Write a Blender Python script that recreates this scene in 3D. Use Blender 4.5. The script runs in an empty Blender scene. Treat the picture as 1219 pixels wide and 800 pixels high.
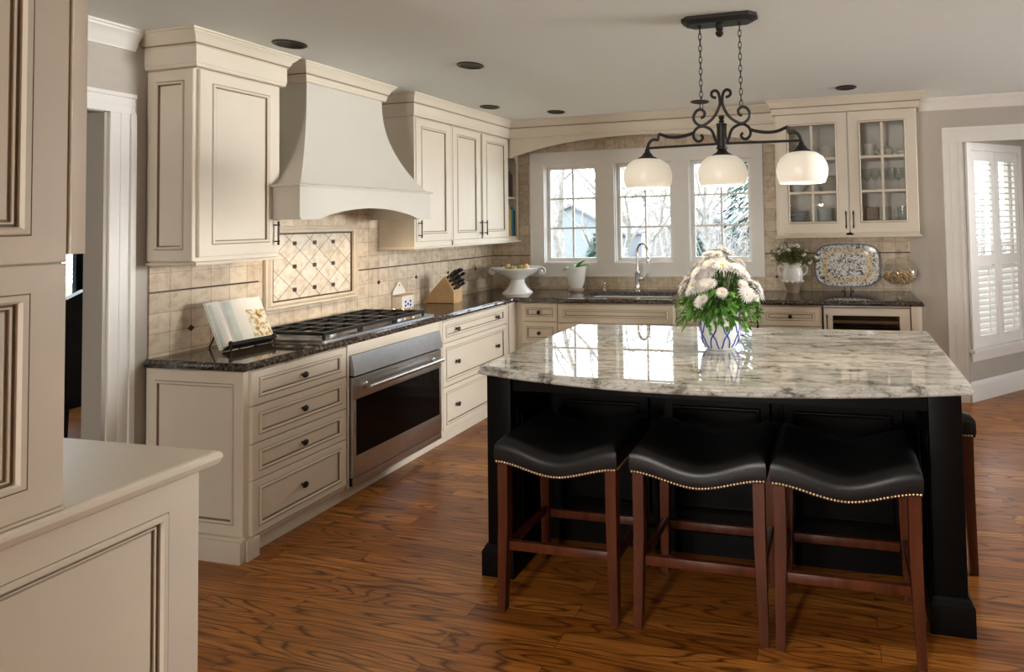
import bpy, bmesh, math, random
from mathutils import Vector, Matrix
C = bpy.context.scene.collection
SC = bpy.context.scene
PI = math.pi
random.seed(7)
# ------------------------------------------------------------------ camera
W, H = 1219, 800
F, CX, CY, YAW, ROLL, PITCH = 695.4, 831.69, 240.97, .2259, -.0209, -.0320
CAM = Vector((3.3293, -5.2273, 1.5382))
cam = bpy.data.cameras.new('camera'); co = bpy.data.objects.new('camera', cam); C.objects.link(co)
fw = Vector((-math.sin(YAW), math.cos(YAW), 0)); rt = Vector((math.cos(YAW), math.sin(YAW), 0)); up = Vector((0, 0, 1))
fw2 = fw*math.cos(PITCH) - up*math.sin(PITCH); up2 = up*math.cos(PITCH) + fw*math.sin(PITCH)
cr_, sr_ = math.cos(ROLL), math.sin(ROLL)
RX = rt*cr_ + up2*sr_; UP = up2*cr_ - rt*sr_
co.matrix_world = Matrix(((RX.x, UP.x, -fw2.x, CAM.x), (RX.y, UP.y, -fw2.y, CAM.y), (RX.z, UP.z, -fw2.z, CAM.z), (0, 0, 0, 1)))
cam.sensor_width = 36; cam.lens = F*36/W
cam.shift_x = (W/2 - CX)/W; cam.shift_y = (CY - H/2)/W
cam.clip_start = .02; cam.clip_end = 400
SC.camera = co
# ------------------------------------------------------------------ light
SC.view_settings.view_transform = 'Standard'; SC.view_settings.look = 'None'
SC.view_settings.gamma = 1; SC.view_settings.use_curve_mapping = False
SC.view_settings.exposure = 0.5
SC.cycles.transparent_max_bounces = 48
wd = bpy.data.worlds.new('sky'); SC.world = wd; wd.use_nodes = True
bg = wd.node_tree.nodes['Background']
bg.inputs[0].default_value = (.86, .93, 1.0, 1); bg.inputs[1].default_value = 5.0
def area(name, loc, rot, sx, sy, e, col):
    l = bpy.data.lights.new(name, 'AREA'); l.shape = 'RECTANGLE'; l.size = sx; l.size_y = sy; l.energy = e; l.color = col
    o = bpy.data.objects.new(name, l); C.objects.link(o); o.location = loc; o.rotation_euler = rot
    return o
# added fill lamps standing in for unseen windows at right and behind the camera
area('window_light_right', (9.9, -1.05, 1.8), (0, PI/2, .20), 1.15, 1.8, 46, (1.0, .98, .95)).data.spread = math.radians(52)
area('window_light_rear', (1.5, -9.4, 1.5), (PI/2, 0, 0), 1.2, 1.8, 165, (1.0, .95, .87))
area('window_portal_sink', (1.6, .13, 1.64), (-PI/2, 0, 0), 2.06, .97, 1, (1, 1, 1)).data.cycles.is_portal = True
def spot(name, loc, e, col, size=1.9, blend=.6, rad=.04):
    l = bpy.data.lights.new(name, 'SPOT'); l.energy = e; l.color = col; l.spot_size = size; l.spot_blend = blend; l.shadow_soft_size = rad
    o = bpy.data.objects.new(name, l); C.objects.link(o); o.location = loc
    return o

# ------------------------------------------------------------------ helpers
def V(*a): return Vector(a)
class MB:
    def __init__(s): s.bm = bmesh.new()
    def face(s, vs, m=0):
        try: f = s.bm.faces.new(vs)
        except ValueError: return None
        f.material_index = m; return f
    def box(s, x0, x1, y0, y1, z0, z1, m=0, b=0):
        v = [s.bm.verts.new((x, y, z)) for z in (z0, z1) for y in (y0, y1) for x in (x0, x1)]
        fs = [s.face([v[i] for i in q], m) for q in ((0,2,3,1),(4,5,7,6),(0,1,5,4),(2,6,7,3),(0,4,6,2),(1,3,7,5))]
        if b > 0:
            es = list({e for f in fs for e in f.edges})
            r = bmesh.ops.bevel(s.bm, geom=es, offset=b, segments=2, profile=.6, affect='EDGES')
            for f in r['faces']: f.material_index = m
        return s
    def prism(s, pts, a, b, T, m=0):
        """polygon pts (u,v) extruded between w=a and w=b, mapped by T(u,v,w)"""
        A = [s.bm.verts.new(T(u, v, a)) for u, v in pts]; B = [s.bm.verts.new(T(u, v, b)) for u, v in pts]
        n = len(pts); s.face(A[::-1], m); s.face(B, m)
        for i in range(n): s.face([A[i], A[(i+1) % n], B[(i+1) % n], B[i]], m)
        return s
    def rings(s, rs, m=0, closed=True, cap=True, loop=False):
        """loft between rings of equal length; m int or list per gap"""
        R = [[s.bm.verts.new(p) for p in r] for r in rs]; n = len(R[0]); k = len(R)
        for i in range(k if loop else k-1):
            mm = m[i] if isinstance(m, (list, tuple)) else m
            A, B = R[i], R[(i+1) % k]
            for j in range(n if closed else n-1):
                s.face([A[j], A[(j+1) % n], B[(j+1) % n], B[j]], mm)
        if cap and not loop:
            s.face(R[0][::-1], m[0] if isinstance(m, (list, tuple)) else m); s.face(R[-1], m[-1] if isinstance(m, (list, tuple)) else m)
        return s
    def lathe(s, prof, o=(0, 0, 0), ax=(0, 0, 1), n=24, m=0, cap=True, sx=1, sy=1):
        o = Vector(o); ax = Vector(ax).normalized(); e1 = ax.orthogonal().normalized() if abs(ax.z) < .99 else V(1, 0, 0); e2 = ax.cross(e1)
        rs = [[o + ax*h + (e1*math.cos(2*PI*j/n)*sx + e2*math.sin(2*PI*j/n)*sy)*max(r, 1e-4) for j in range(n)] for r, h in prof]
        return s.rings(rs, m, cap=cap)
    def tube(s, pts, r, n=8, m=0, loop=False, flat=1):
        P = [Vector(p) for p in pts]; k = len(P)
        T = []
        for i in range(k):
            a = P[i-1] if (i > 0 or loop) else P[i]; b = P[(i+1) % k] if (i < k-1 or loop) else P[i]
            T.append((b-a).normalized())
        u = T[0].orthogonal().normalized(); rs = []
        for i in range(k):
            u = (u - T[i]*u.dot(T[i])); u = u.normalized() if u.length > 1e-6 else T[i].orthogonal().normalized()
            w = T[i].cross(u); rr = r[i] if isinstance(r, (list, tuple)) else r
            rs.append([P[i] + (u*math.cos(2*PI*j/n) + w*math.sin(2*PI*j/n)*flat)*rr for j in range(n)])
        return s.rings(rs, m, cap=not loop, loop=loop)
    def ball(s, c, r, n=12, m=0, sz=1, sx=1, sy=1):
        k = max(6, n//2)
        return s.lathe([(r*math.sin(PI*i/k), -r*sz*math.cos(PI*i/k)) for i in range(k+1)], c, n=n, m=m, sx=sx, sy=sy)
    def sweep(s, prof, path, z=0, m=0, closed=False, cap=True):
        """profile (out,dz) along plan path [(x,y)], out = to the right of travel; mitred"""
        P = [Vector((p[0], p[1])) for p in path]; k = len(P); rs = []
        for i in range(k):
            d0 = (P[i]-P[i-1]).normalized() if (i > 0 or closed) else None
            d1 = (P[(i+1) % k]-P[i]).normalized() if (i < k-1 or closed) else None
            d0 = d0 or d1; d1 = d1 or d0
            n0 = Vector((d0.y, -d0.x)); n1 = Vector((d1.y, -d1.x)); nn = n0+n1
            nn = nn/max(nn.length_squared, 1e-6)*2
            rs.append([(P[i].x+nn.x*o, P[i].y+nn.y*o, z+dz) for o, dz in prof])
        return s.rings(rs, m, closed=True, cap=cap and not closed, loop=closed)
    def quad(s, a, b, c, d, m=0): return s.face([s.bm.verts.new(p) for p in (a, b, c, d)], m)
    def xf(s, M):
        s.bm.transform(M); return s
    def build(s, name, mats, parent=None, local=False, smooth=35, mod=None):
        bmesh.ops.recalc_face_normals(s.bm, faces=s.bm.faces[:])
        me = bpy.data.meshes.new(name)
        if parent is not None and not local:
            s.bm.transform(WORLD_INV(parent))
        s.bm.to_mesh(me); s.bm.free()
        for mt in (mats if isinstance(mats, (list, tuple)) else [mats]): me.materials.append(mt)
        if smooth:
            me.polygons.foreach_set('use_smooth', [True]*len(me.polygons)); me.set_sharp_from_angle(angle=math.radians(smooth))
        o = bpy.data.objects.new(name, me); C.objects.link(o)
        if parent is not None: o.parent = parent
        return o
def WORLD_INV(p):
    M = Matrix.Identity(4)
    while p is not None:
        M = p.matrix_basis @ M; p = p.parent
    return M.inverted()
def tag(o, label=None, cat=None, group=None, kind=None):
    if label: o['label'] = label
    if cat: o['category'] = cat
    if group: o['group'] = group
    if kind: o['kind'] = kind
    return o
def thing(name, label, cat, loc=(0, 0, 0), rz=0, group=None):
    o = bpy.data.objects.new(name, None); C.objects.link(o); o.location = loc; o.rotation_euler = (0, 0, rz)
    o.empty_display_size = .05
    return tag(o, label, cat, group)
def struct(o): o['kind'] = 'structure'; return o
def dup(root, loc, rz=0, label=None, group=None):
    r = root.copy(); C.objects.link(r); r.location = loc; r.rotation_euler = (0, 0, rz)
    if label: r['label'] = label
    if group: r['group'] = group
    for ch in list(root.children):
        c = ch.copy(); C.objects.link(c); c.parent = r
        for g in list(ch.children):
            d = g.copy(); C.objects.link(d); d.parent = c
    return r
def cr(pts, k=6, loop=False):
    P = [Vector(p) for p in pts]; n = len(P); out = []
    for i in range(n if loop else n-1):
        if loop: a, b, c, d = P[i-1], P[i], P[(i+1) % n], P[(i+2) % n]
        else: a, b, c, d = P[max(i-1, 0)], P[i], P[i+1], P[min(i+2, n-1)]
        for j in range(k):
            t = j/k
            out.append(.5*((2*b)+(c-a)*t+(2*a-5*b+4*c-d)*t*t+(3*b-a-3*c+d)*t**3))
    if not loop: out.append(P[-1])
    return out
def FX(x): return lambda u, v, w: (x+w, u, v)       # face looking to +X, u = Y
def FY(y): return lambda u, v, w: (u, y-w, v)       # face looking to -Y, u = X
def FXM(x): return lambda u, v, w: (x-w, u, v)
def FYP(y): return lambda u, v, w: (u, y+w, v)

# ------------------------------------------------------------------ materials
def new_mat(name):
    m = bpy.data.materials.new(name); m.use_nodes = True
    nt = m.node_tree; b = nt.nodes['Principled BSDF']
    return m, nt, b
def N(nt, t, **kw):
    n = nt.nodes.new(t)
    for k, v in kw.items():
        if k in n.inputs: n.inputs[k].default_value = v
        else: setattr(n, k, v)
    return n
def ramp(nt, stops):
    r = nt.nodes.new('ShaderNodeValToRGB'); e = r.color_ramp.elements
    while len(e) < len(stops): e.new(.5)
    for x, (p, c) in zip(e, stops): x.position = p; x.color = (*c, 1) if len(c) == 3 else c
    return r
def mixc(nt, fac, a, b, mode='MIX'):
    m = nt.nodes.new('ShaderNodeMix'); m.data_type = 'RGBA'; m.blend_type = mode
    for i, v in ((0, fac), (6, a), (7, b)):
        if hasattr(v, 'links'): nt.links.new(v, m.inputs[i])
        elif i == 0: m.inputs[0].default_value = v
        else: m.inputs[i].default_value = (*v, 1)
    return m.outputs[2]
def math_(nt, op, a, b=0):
    m = nt.nodes.new('ShaderNodeMath'); m.operation = op
    for i, v in ((0, a), (1, b)):
        if hasattr(v, 'links'): nt.links.new(v, m.inputs[i])
        else: m.inputs[i].default_value = v
    return m.outputs[0]
def bump(nt, b, h, strength=.2, dist=.005):
    n = nt.nodes.new('ShaderNodeBump'); n.inputs['Strength'].default_value = strength; n.inputs['Distance'].default_value = dist
    nt.links.new(h, n.inputs['Height']); nt.links.new(n.outputs[0], b.inputs['Normal'])
def coords(nt, scale=(1, 1, 1), loc=(0, 0, 0), rot=(0, 0, 0)):
    t = nt.nodes.new('ShaderNodeTexCoord'); mp = nt.nodes.new('ShaderNodeMapping')
    mp.inputs['Scale'].default_value = scale; mp.inputs['Location'].default_value = loc; mp.inputs['Rotation'].default_value = rot
    nt.links.new(t.outputs['Object'], mp.inputs[0]); return mp.outputs[0]
def simple(name, col, rough=.5, metal=0, var=.06, nscale=8, bumpy=0, coat=0, spec=.5, trans=0, ior=1.45):
    m, nt, b = new_mat(name)
    n = N(nt, 'ShaderNodeTexNoise', Scale=nscale, Detail=4); nt.links.new(coords(nt), n.inputs['Vector'])
    lo = tuple(max(0, c*(1-var)) for c in col); hi = tuple(min(1, c*(1+var)) for c in col)
    r = ramp(nt, [(.3, lo), (.7, hi)]); nt.links.new(n.outputs['Fac'], r.inputs[0]); nt.links.new(r.outputs[0], b.inputs['Base Color'])
    b.inputs['Roughness'].default_value = rough; b.inputs['Metallic'].default_value = metal
    b.inputs['Coat Weight'].default_value = coat; b.inputs['Specular IOR Level'].default_value = spec
    b.inputs['Transmission Weight'].default_value = trans; b.inputs['IOR'].default_value = ior
    if bumpy: bump(nt, b, n.outputs['Fac'], bumpy, .003)
    return m
M = {}
M['cream'] = simple('cream_glazed_paint', (.73, .66, .55), .42, var=.035, nscale=3)
M['glaze'] = simple('brown_glaze', (.27, .19, .12), .5)
M['hoodp'] = simple('hood_paint', (.63, .595, .53), .55, var=.02, nscale=3)
M['melamine'] = simple('white_cabinet_interior', (.86, .84, .80), .5, var=.02)
M['trim'] = simple('white_trim_paint', (.78, .76, .725), .4, var=.02)
M['wall'] = simple('greige_wall_paint', (.47, .43, .38), .7, var=.02, nscale=30)
M['ceil'] = simple('ceiling_paint', (.79, .825, .815), .8, var=.01, nscale=30)
M['black'] = simple('black_island_paint', (.003, .0026, .0025), .40, var=.2, spec=.12)
M['iron'] = simple('black_iron', (.02, .019, .018), .45, .3, var=.2, nscale=40)
M['bronze'] = simple('dark_bronze', (.035, .026, .02), .4, .6, var=.2)
M['castiron'] = simple('cast_iron', (.018, .018, .019), .4, .2, var=.2, nscale=60)
M['steel'] = simple('brushed_steel', (.54, .56, .585), .30, 1, var=.05, nscale=30)
M['chrome'] = simple('brushed_nickel', (.62, .60, .57), .22, 1, var=.03)
M['copper'] = simple('brass_knob_metal', (.75, .50, .33), .25, 1, var=.05)
M['ovenglass'] = simple('black_oven_glass', (.003, .003, .0035), .05, 0, var=.1, spec=.22)
M['leather'] = simple('black_leather', (.007, .007, .0075), .36, var=.25, nscale=90, bumpy=.12, spec=.45)
M['brass'] = simple('antique_brass', (.78, .58, .36), .3, 1, var=.08)
M['ceramic'] = simple('white_ceramic', (.80, .79, .75), .15, var=.02)
M['ceramic_blue'] = simple('pale_blue_ceramic', (.56, .64, .68), .2, var=.03)
M['stoneware'] = simple('grey_brown_stoneware', (.36, .29, .22), .45, var=.1, nscale=20)
M['cobalt'] = simple('cobalt_glaze', (.035, .07, .42), .2, var=.15)
M['leaf'] = simple('green_leaf', (.10, .26, .035), .45, var=.45, nscale=25)
M['leaf_dark'] = simple('dark_green_leaf', (.05, .13, .03), .4, var=.4, nscale=25)
M['leaf_olive'] = simple('olive_leaf', (.16, .17, .05), .5, var=.4, nscale=25)
M['petal'] = simple('white_petal', (.90, .89, .88), .5, var=.05, nscale=15)
M['petal_pink'] = simple('blush_petal', (.90, .875, .865), .5, var=.05, nscale=15)
M['pollen'] = simple('yellow_pollen', (.72, .50, .06), .6, var=.2)
M['knifewood'] = simple('blond_wood', (.55, .36, .18), .45, var=.12, nscale=12)
M['blackplastic'] = simple('black_handle', (.012, .012, .013), .35, var=.1)
M['paper'] = simple('paper', (.80, .79, .74), .6, var=.03)
M['cork'] = simple('cork', (.55, .38, .20), .7, var=.3, nscale=40)
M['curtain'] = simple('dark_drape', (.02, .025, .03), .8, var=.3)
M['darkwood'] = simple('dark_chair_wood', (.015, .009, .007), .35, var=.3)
M['bookred'] = simple('pink_book_cloth', (.42, .20, .16), .6)
M['bookyel'] = simple('yellow_green_book_cloth', (.45, .48, .05), .6)
M['bookteal'] = simple('teal_book_cloth', (.03, .18, .26), .6)
M['bookmar'] = simple('maroon_book_cloth', (.10, .03, .03), .6)
M['bookdark'] = simple('dark_book_cloth', (.05, .04, .035), .6)
M['pear'] = simple('green_fruit_skin', (.30, .33, .06), .4, var=.25)
M['peach'] = simple('golden_fruit_skin', (.62, .40, .14), .4, var=.25)
M['soil'] = simple('soil', (.03, .02, .015), .9, var=.3, nscale=60)
M['bark'] = simple('pale_bark', (.30, .275, .26), .9, var=.3, nscale=12)
M['bark2'] = simple('grey_twigs', (.30, .28, .28), .9, var=.3, nscale=12)
M['needles'] = simple('evergreen_needles', (.035, .10, .085), .8, var=.45, nscale=3)
M['siding'] = simple('grey_house_siding', (.25, .27, .31), .8, var=.08, nscale=4)
M['siding2'] = simple('tan_house_siding', (.30, .28, .28), .8, var=.08, nscale=4)
M['roofing'] = simple('roof_shingle', (.20, .19, .21), .9, var=.2, nscale=6)
M['housetrim'] = simple('house_trim', (.8, .8, .8), .6, var=.02)
M['houseglass'] = simple('house_window_glass', (.10, .12, .15), .1, var=.2)
M['lawn'] = simple('lawn_grass', (.10, .14, .05), .9, var=.35, nscale=2)
M['shrub'] = simple('shrub_leaf', (.10, .17, .06), .7, var=.4, nscale=5)
M['fence'] = simple('dark_fence', (.05, .05, .05), .7)
M['fridge_in'] = simple('wine_cooler_interior', (.02, .014, .01), .5)
M['rackwood'] = simple('rack_wood', (.16, .09, .045), .5, var=.2)
M['label'] = simple('grey_paint_bead', (.3, .25, .2), .5)

def glass_mat(name, tint=(1, 1, 1), gloss=.08):
    m = bpy.data.materials.new(name); m.use_nodes = True; nt = m.node_tree; nt.nodes.remove(nt.nodes['Principled BSDF'])
    out = nt.nodes['Material Output']; t = N(nt, 'ShaderNodeBsdfTransparent'); t.inputs[0].default_value = (*tint, 1)
    g = N(nt, 'ShaderNodeBsdfGlossy'); g.inputs['Roughness'].default_value = .02
    lw = N(nt, 'ShaderNodeLayerWeight', Blend=.5); mx = N(nt, 'ShaderNodeMixShader')
    nt.links.new(math_(nt, 'ADD', math_(nt, 'MULTIPLY', math_(nt, 'POWER', lw.outputs['Facing'], 4), gloss*6), gloss*.6), mx.inputs[0]); nt.links.new(t.outputs[0], mx.inputs[1]); nt.links.new(g.outputs[0], mx.inputs[2])
    nt.links.new(mx.outputs[0], out.inputs[0]); return m
M['glass'] = glass_mat('window_glass', (.97, .98, .98), .06)
M['cabglass'] = glass_mat('cabinet_glass', (.97, .97, .96), .05)
M['clear'] = glass_mat('clear_glassware', (.95, .96, .96), .09)

def shade_mat():
    m, nt, b = new_mat('opal_glass_shade')
    b.inputs['Base Color'].default_value = (.80, .76, .68, 1); b.inputs['Roughness'].default_value = .35
    b.inputs['Emission Color'].default_value = (1.0, .88, .68, 1); b.inputs['Emission Strength'].default_value = .20
    return m
M['opal'] = shade_mat()
def bulb_mat():
    m, nt, b = new_mat('lit_bulb'); b.inputs['Emission Color'].default_value = (1, .84, .58, 1); b.inputs['Emission Strength'].default_value = 6
    return m
M['bulb'] = bulb_mat()

def floor_mat():
    m, nt, b = new_mat('oak_plank_floor')
    v = coords(nt)
    br = N(nt, 'ShaderNodeTexBrick', offset=.37, squash=1.0); br.inputs['Color1'].default_value = (0, 0, 0, 1); br.inputs['Color2'].default_value = (1, 1, 1, 1)
    br.inputs['Mortar'].default_value = (.5, .5, .5, 1)
    br.inputs['Scale'].default_value = 1; br.inputs['Mortar Size'].default_value = .0011; br.inputs['Brick Width'].default_value = 1.15; br.inputs['Row Height'].default_value = .083
    nt.links.new(v, br.inputs['Vector'])
    # every plank samples its own piece of grain
    sc = N(nt, 'ShaderNodeVectorMath', operation='MULTIPLY'); nt.links.new(br.outputs['Color'], sc.inputs[0]); sc.inputs[1].default_value = (37, 19, 11)
    mp = N(nt, 'ShaderNodeMapping'); mp.inputs['Scale'].default_value = (.62, 6.2, 1); nt.links.new(v, mp.inputs[0])
    ad = N(nt, 'ShaderNodeVectorMath', operation='ADD'); nt.links.new(mp.outputs[0], ad.inputs[0]); nt.links.new(sc.outputs[0], ad.inputs[1])
    no = N(nt, 'ShaderNodeTexNoise', Scale=1.5, Detail=1.5, Roughness=.4); nt.links.new(ad.outputs[0], no.inputs['Vector'])
    rings = math_(nt, 'PINGPONG', math_(nt, 'MULTIPLY', no.outputs['Fac'], 32), 1)
    rr = ramp(nt, [(0, (.12, .12, .12)), (.13, (.45, .45, .45)), (.40, (1, 1, 1))]); nt.links.new(rings, rr.inputs[0])
    # fine pores
    mp2 = N(nt, 'ShaderNodeMapping'); mp2.inputs['Scale'].default_value = (5, 130, 1); nt.links.new(v, mp2.inputs[0])
    ad2 = N(nt, 'ShaderNodeVectorMath', operation='ADD'); nt.links.new(mp2.outputs[0], ad2.inputs[0]); nt.links.new(sc.outputs[0], ad2.inputs[1])
    n2 = N(nt, 'ShaderNodeTexNoise', Scale=1, Detail=3); nt.links.new(ad2.outputs[0], n2.inputs['Vector'])
    pr = ramp(nt, [(.36, (.50, .46, .42)), (.58, (1, 1, 1))]); nt.links.new(n2.outputs['Fac'], pr.inputs[0])
    base = ramp(nt, [(0, (.31, .10, .015)), (.5, (.43, .148, .024)), (1, (.54, .21, .038))]); nt.links.new(br.outputs['Color'], base.inputs[0])
    c = mixc(nt, rr.outputs[0], (.075, .022, .004), base.outputs[0])
    c = mixc(nt, .75, c, pr.outputs[0], 'MULTIPLY')
    c = mixc(nt, br.outputs['Fac'], c, (.05, .018, .007))
    nt.links.new(c, b.inputs['Base Color'])
    b.inputs['Roughness'].default_value = .34; b.inputs['Specular IOR Level'].default_value = .4; b.inputs['Coat Weight'].default_value = .08; b.inputs['Coat Roughness'].default_value = .22
    bump(nt, b, math_(nt, 'SUBTRACT', n2.outputs['Fac'], math_(nt, 'MULTIPLY', br.outputs['Fac'], 2)), .12, .002)
    return m
M['floor'] = floor_mat()

def granite_light():
    m, nt, b = new_mat('pale_veined_granite')
    v = coords(nt)
    mp = N(nt, 'ShaderNodeMapping'); mp.inputs['Scale'].default_value = (2.6, 9, 3); mp.inputs['Rotation'].default_value = (0, 0, -.12); nt.links.new(v, mp.inputs[0])
    n1 = N(nt, 'ShaderNodeTexNoise', Scale=1.9, Detail=9, Roughness=.7, Distortion=.8); nt.links.new(mp.outputs[0], n1.inputs['Vector'])
    r1 = ramp(nt, [(.34, (.06, .058, .055)), (.42, (.29, .28, .25)), (.48, (.60, .595, .55)), (.62, (.78, .78, .74))]); nt.links.new(n1.outputs['Fac'], r1.inputs[0])
    mp2 = N(nt, 'ShaderNodeMapping'); mp2.inputs['Scale'].default_value = (16, 42, 30); nt.links.new(v, mp2.inputs[0])
    n2 = N(nt, 'ShaderNodeTexNoise', Scale=1.6, Detail=5, Roughness=.7); nt.links.new(mp2.outputs[0], n2.inputs['Vector'])
    r2 = ramp(nt, [(.34, (.30, .28, .25)), (.47, (1, 1, 1))]); nt.links.new(n2.outputs['Fac'], r2.inputs[0])
    c = mixc(nt, .75, r1.outputs[0], r2.outputs[0], 'MULTIPLY')
    nt.links.new(c, b.inputs['Base Color']); b.inputs['Roughness'].default_value = .02; b.inputs['IOR'].default_value = 1.6; b.inputs['Specular IOR Level'].default_value = .65; b.inputs['Coat Weight'].default_value = .6; b.inputs['Coat Roughness'].default_value = .01
    return m
M['granite'] = granite_light()
def granite_dark():
    m, nt, b = new_mat('dark_brown_granite')
    v = coords(nt)
    n1 = N(nt, 'ShaderNodeTexNoise', Scale=55, Detail=6, Roughness=.75); nt.links.new(v, n1.inputs['Vector'])
    r1 = ramp(nt, [(.36, (.012, .010, .010)), (.48, (.045, .034, .028)), (.58, (.18, .14, .11)), (.72, (.36, .31, .27))]); nt.links.new(n1.outputs['Fac'], r1.inputs[0])
    vo = N(nt, 'ShaderNodeTexVoronoi', Scale=90); nt.links.new(v, vo.inputs['Vector'])
    r2 = ramp(nt, [(.0, (1, 1, 1)), (.5, (.4, .36, .34))]); nt.links.new(vo.outputs['Distance'], r2.inputs[0])
    nt.links.new(mixc(nt, .6, r1.outputs[0], r2.outputs[0], 'MULTIPLY'), b.inputs['Base Color'])
    b.inputs['Roughness'].default_value = .06; b.inputs['Specular IOR Level'].default_value = .8
    return m
M['darkgranite'] = granite_dark()
def tile_mat(name, axis, off, rot45=0, size=.1005, cols=((.55, .45, .33), (.70, .60, .47))):
    m, nt, b = new_mat(name)
    t = nt.nodes.new('ShaderNodeTexCoord'); sp = N(nt, 'ShaderNodeSeparateXYZ'); nt.links.new(t.outputs['Object'], sp.inputs[0])
    cb = N(nt, 'ShaderNodeCombineXYZ'); nt.links.new(sp.outputs[axis], cb.inputs[0]); nt.links.new(sp.outputs[2], cb.inputs[1])
    mp = N(nt, 'ShaderNodeMapping', vector_type='TEXTURE'); mp.inputs['Location'].default_value = (off[0], off[1], 0); mp.inputs['Rotation'].default_value = (0, 0, rot45)
    nt.links.new(cb.outputs[0], mp.inputs[0])
    br = N(nt, 'ShaderNodeTexBrick', offset=0, squash=1); br.inputs['Color1'].default_value = (*cols[0], 1); br.inputs['Color2'].default_value = (*cols[1], 1)
    br.inputs['Mortar'].default_value = (.40, .32, .22, 1) if not rot45 else (.25, .18, .12, 1)
    br.inputs['Scale'].default_value = 1; br.inputs['Mortar Size'].default_value = .0022; br.inputs['Mortar Smooth'].default_value = .4
    br.inputs['Brick Width'].default_value = size; br.inputs['Row Height'].default_value = size
    nt.links.new(mp.outputs[0], br.inputs['Vector'])
    n = N(nt, 'ShaderNodeTexNoise', Scale=22, Detail=6, Roughness=.65); nt.links.new(t.outputs['Object'], n.inputs['Vector'])
    r = ramp(nt, [(.32, (.70, .62, .52)), (.56, (1, 1, 1))]); nt.links.new(n.outputs['Fac'], r.inputs[0])
    nt.links.new(mixc(nt, .85, br.outputs['Color'], r.outputs[0], 'MULTIPLY'), b.inputs['Base Color']); b.inputs['Roughness'].default_value = .5
    bump(nt, b, math_(nt, 'SUBTRACT', math_(nt, 'MULTIPLY', n.outputs['Fac'], .25), br.outputs['Fac']), .5, .003)
    return m
M['tileL'] = tile_mat('travertine_tile_left', 1, (-3.0105, 1.2326))
M['tileB'] = tile_mat('travertine_tile_back', 0, (2.828, 1.2326))
M['tileD'] = tile_mat('diamond_travertine_tile', 1, (-2.066, 1.307), PI/4, .1025, ((.62, .55, .45), (.72, .66, .56)))
M['stonetrim'] = simple('stone_moulding', (.62, .53, .41), .5, var=.08, nscale=15)
M['accent'] = simple('dark_accent_tile', (.055, .032, .022), .35, var=.3, nscale=40)
def mahog():
    m, nt, b = new_mat('mahogany_wood')
    v = coords(nt, (30, 30, 2.5)); n = N(nt, 'ShaderNodeTexNoise', Scale=1, Detail=4); nt.links.new(v, n.inputs['Vector'])
    r = ramp(nt, [(.3, (.055, .014, .006)), (.7, (.115, .030, .011))]); nt.links.new(n.outputs['Fac'], r.inputs[0]); nt.links.new(r.outputs[0], b.inputs['Base Color'])
    b.inputs['Roughness'].default_value = .3; b.inputs['Coat Weight'].default_value = .08; b.inputs['Specular IOR Level'].default_value = .35
    return m
M['mahogany'] = mahog()
def platter_mat():
    m, nt, b = new_mat('painted_platter_glaze')
    t = nt.nodes.new('ShaderNodeTexCoord'); sp = N(nt, 'ShaderNodeSeparateXYZ'); nt.links.new(t.outputs['Object'], sp.inputs[0])
    def p4(x, s): return math_(nt, 'POWER', math_(nt, 'ABSOLUTE', math_(nt, 'MULTIPLY', x, s)), 3.6)
    d = math_(nt, 'POWER', math_(nt, 'ADD', p4(sp.outputs[0], 1/.272), p4(sp.outputs[2], 1/.184)), 1/3.6)
    n = N(nt, 'ShaderNodeTexNoise', Scale=46, Detail=3, Distortion=1.6); nt.links.new(t.outputs['Object'], n.inputs['Vector'])
    n3 = N(nt, 'ShaderNodeTexVoronoi', Scale=48); nt.links.new(t.outputs['Object'], n3.inputs['Vector'])
    blue = ramp(nt, [(.38, (.05, .055, .10)), (.44, (.22, .21, .22)), (.50, (.80, .79, .75))]); nt.links.new(n.outputs['Fac'], blue.inputs[0])
    och = ramp(nt, [(.10, (.25, .16, .06)), (.30, (.52, .35, .12)), (.55, (.72, .62, .42))]); nt.links.new(n3.outputs['Distance'], och.inputs[0])
    band = ramp(nt, [(.60, (0, 0, 0)), (.62, (1, 1, 1)), (.74, (1, 1, 1)), (.76, (0, 0, 0))]); nt.links.new(d, band.inputs[0])
    c = mixc(nt, band.outputs[0], blue.outputs[0], och.outputs[0])
    edge = ramp(nt, [(.94, (0, 0, 0)), (.97, (1, 1, 1))]); nt.links.new(d, edge.inputs[0])
    c = mixc(nt, edge.outputs[0], c, (.10, .12, .20))
    nt.links.new(c, b.inputs['Base Color']); b.inputs['Roughness'].default_value = .18
    return m
M['platter'] = platter_mat()
def photo_page():
    m, nt, b = new_mat('printed_page')
    v = coords(nt); n = N(nt, 'ShaderNodeTexNoise', Scale=38, Detail=4); nt.links.new(v, n.inputs['Vector'])
    r = ramp(nt, [(.33, (.16, .07, .03)), (.42, (.45, .28, .06)), (.48, (.62, .48, .25)), (.56, (.78, .77, .70))]); nt.links.new(n.outputs['Fac'], r.inputs[0])
    nt.links.new(r.outputs[0], b.inputs['Base Color']); b.inputs['Roughness'].default_value = .35
    return m
M['photo'] = photo_page()
M['pagetint'] = simple('pale_aqua_print', (.62, .69, .66), .5, var=.08, nscale=20)
CZ = 2.526
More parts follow.
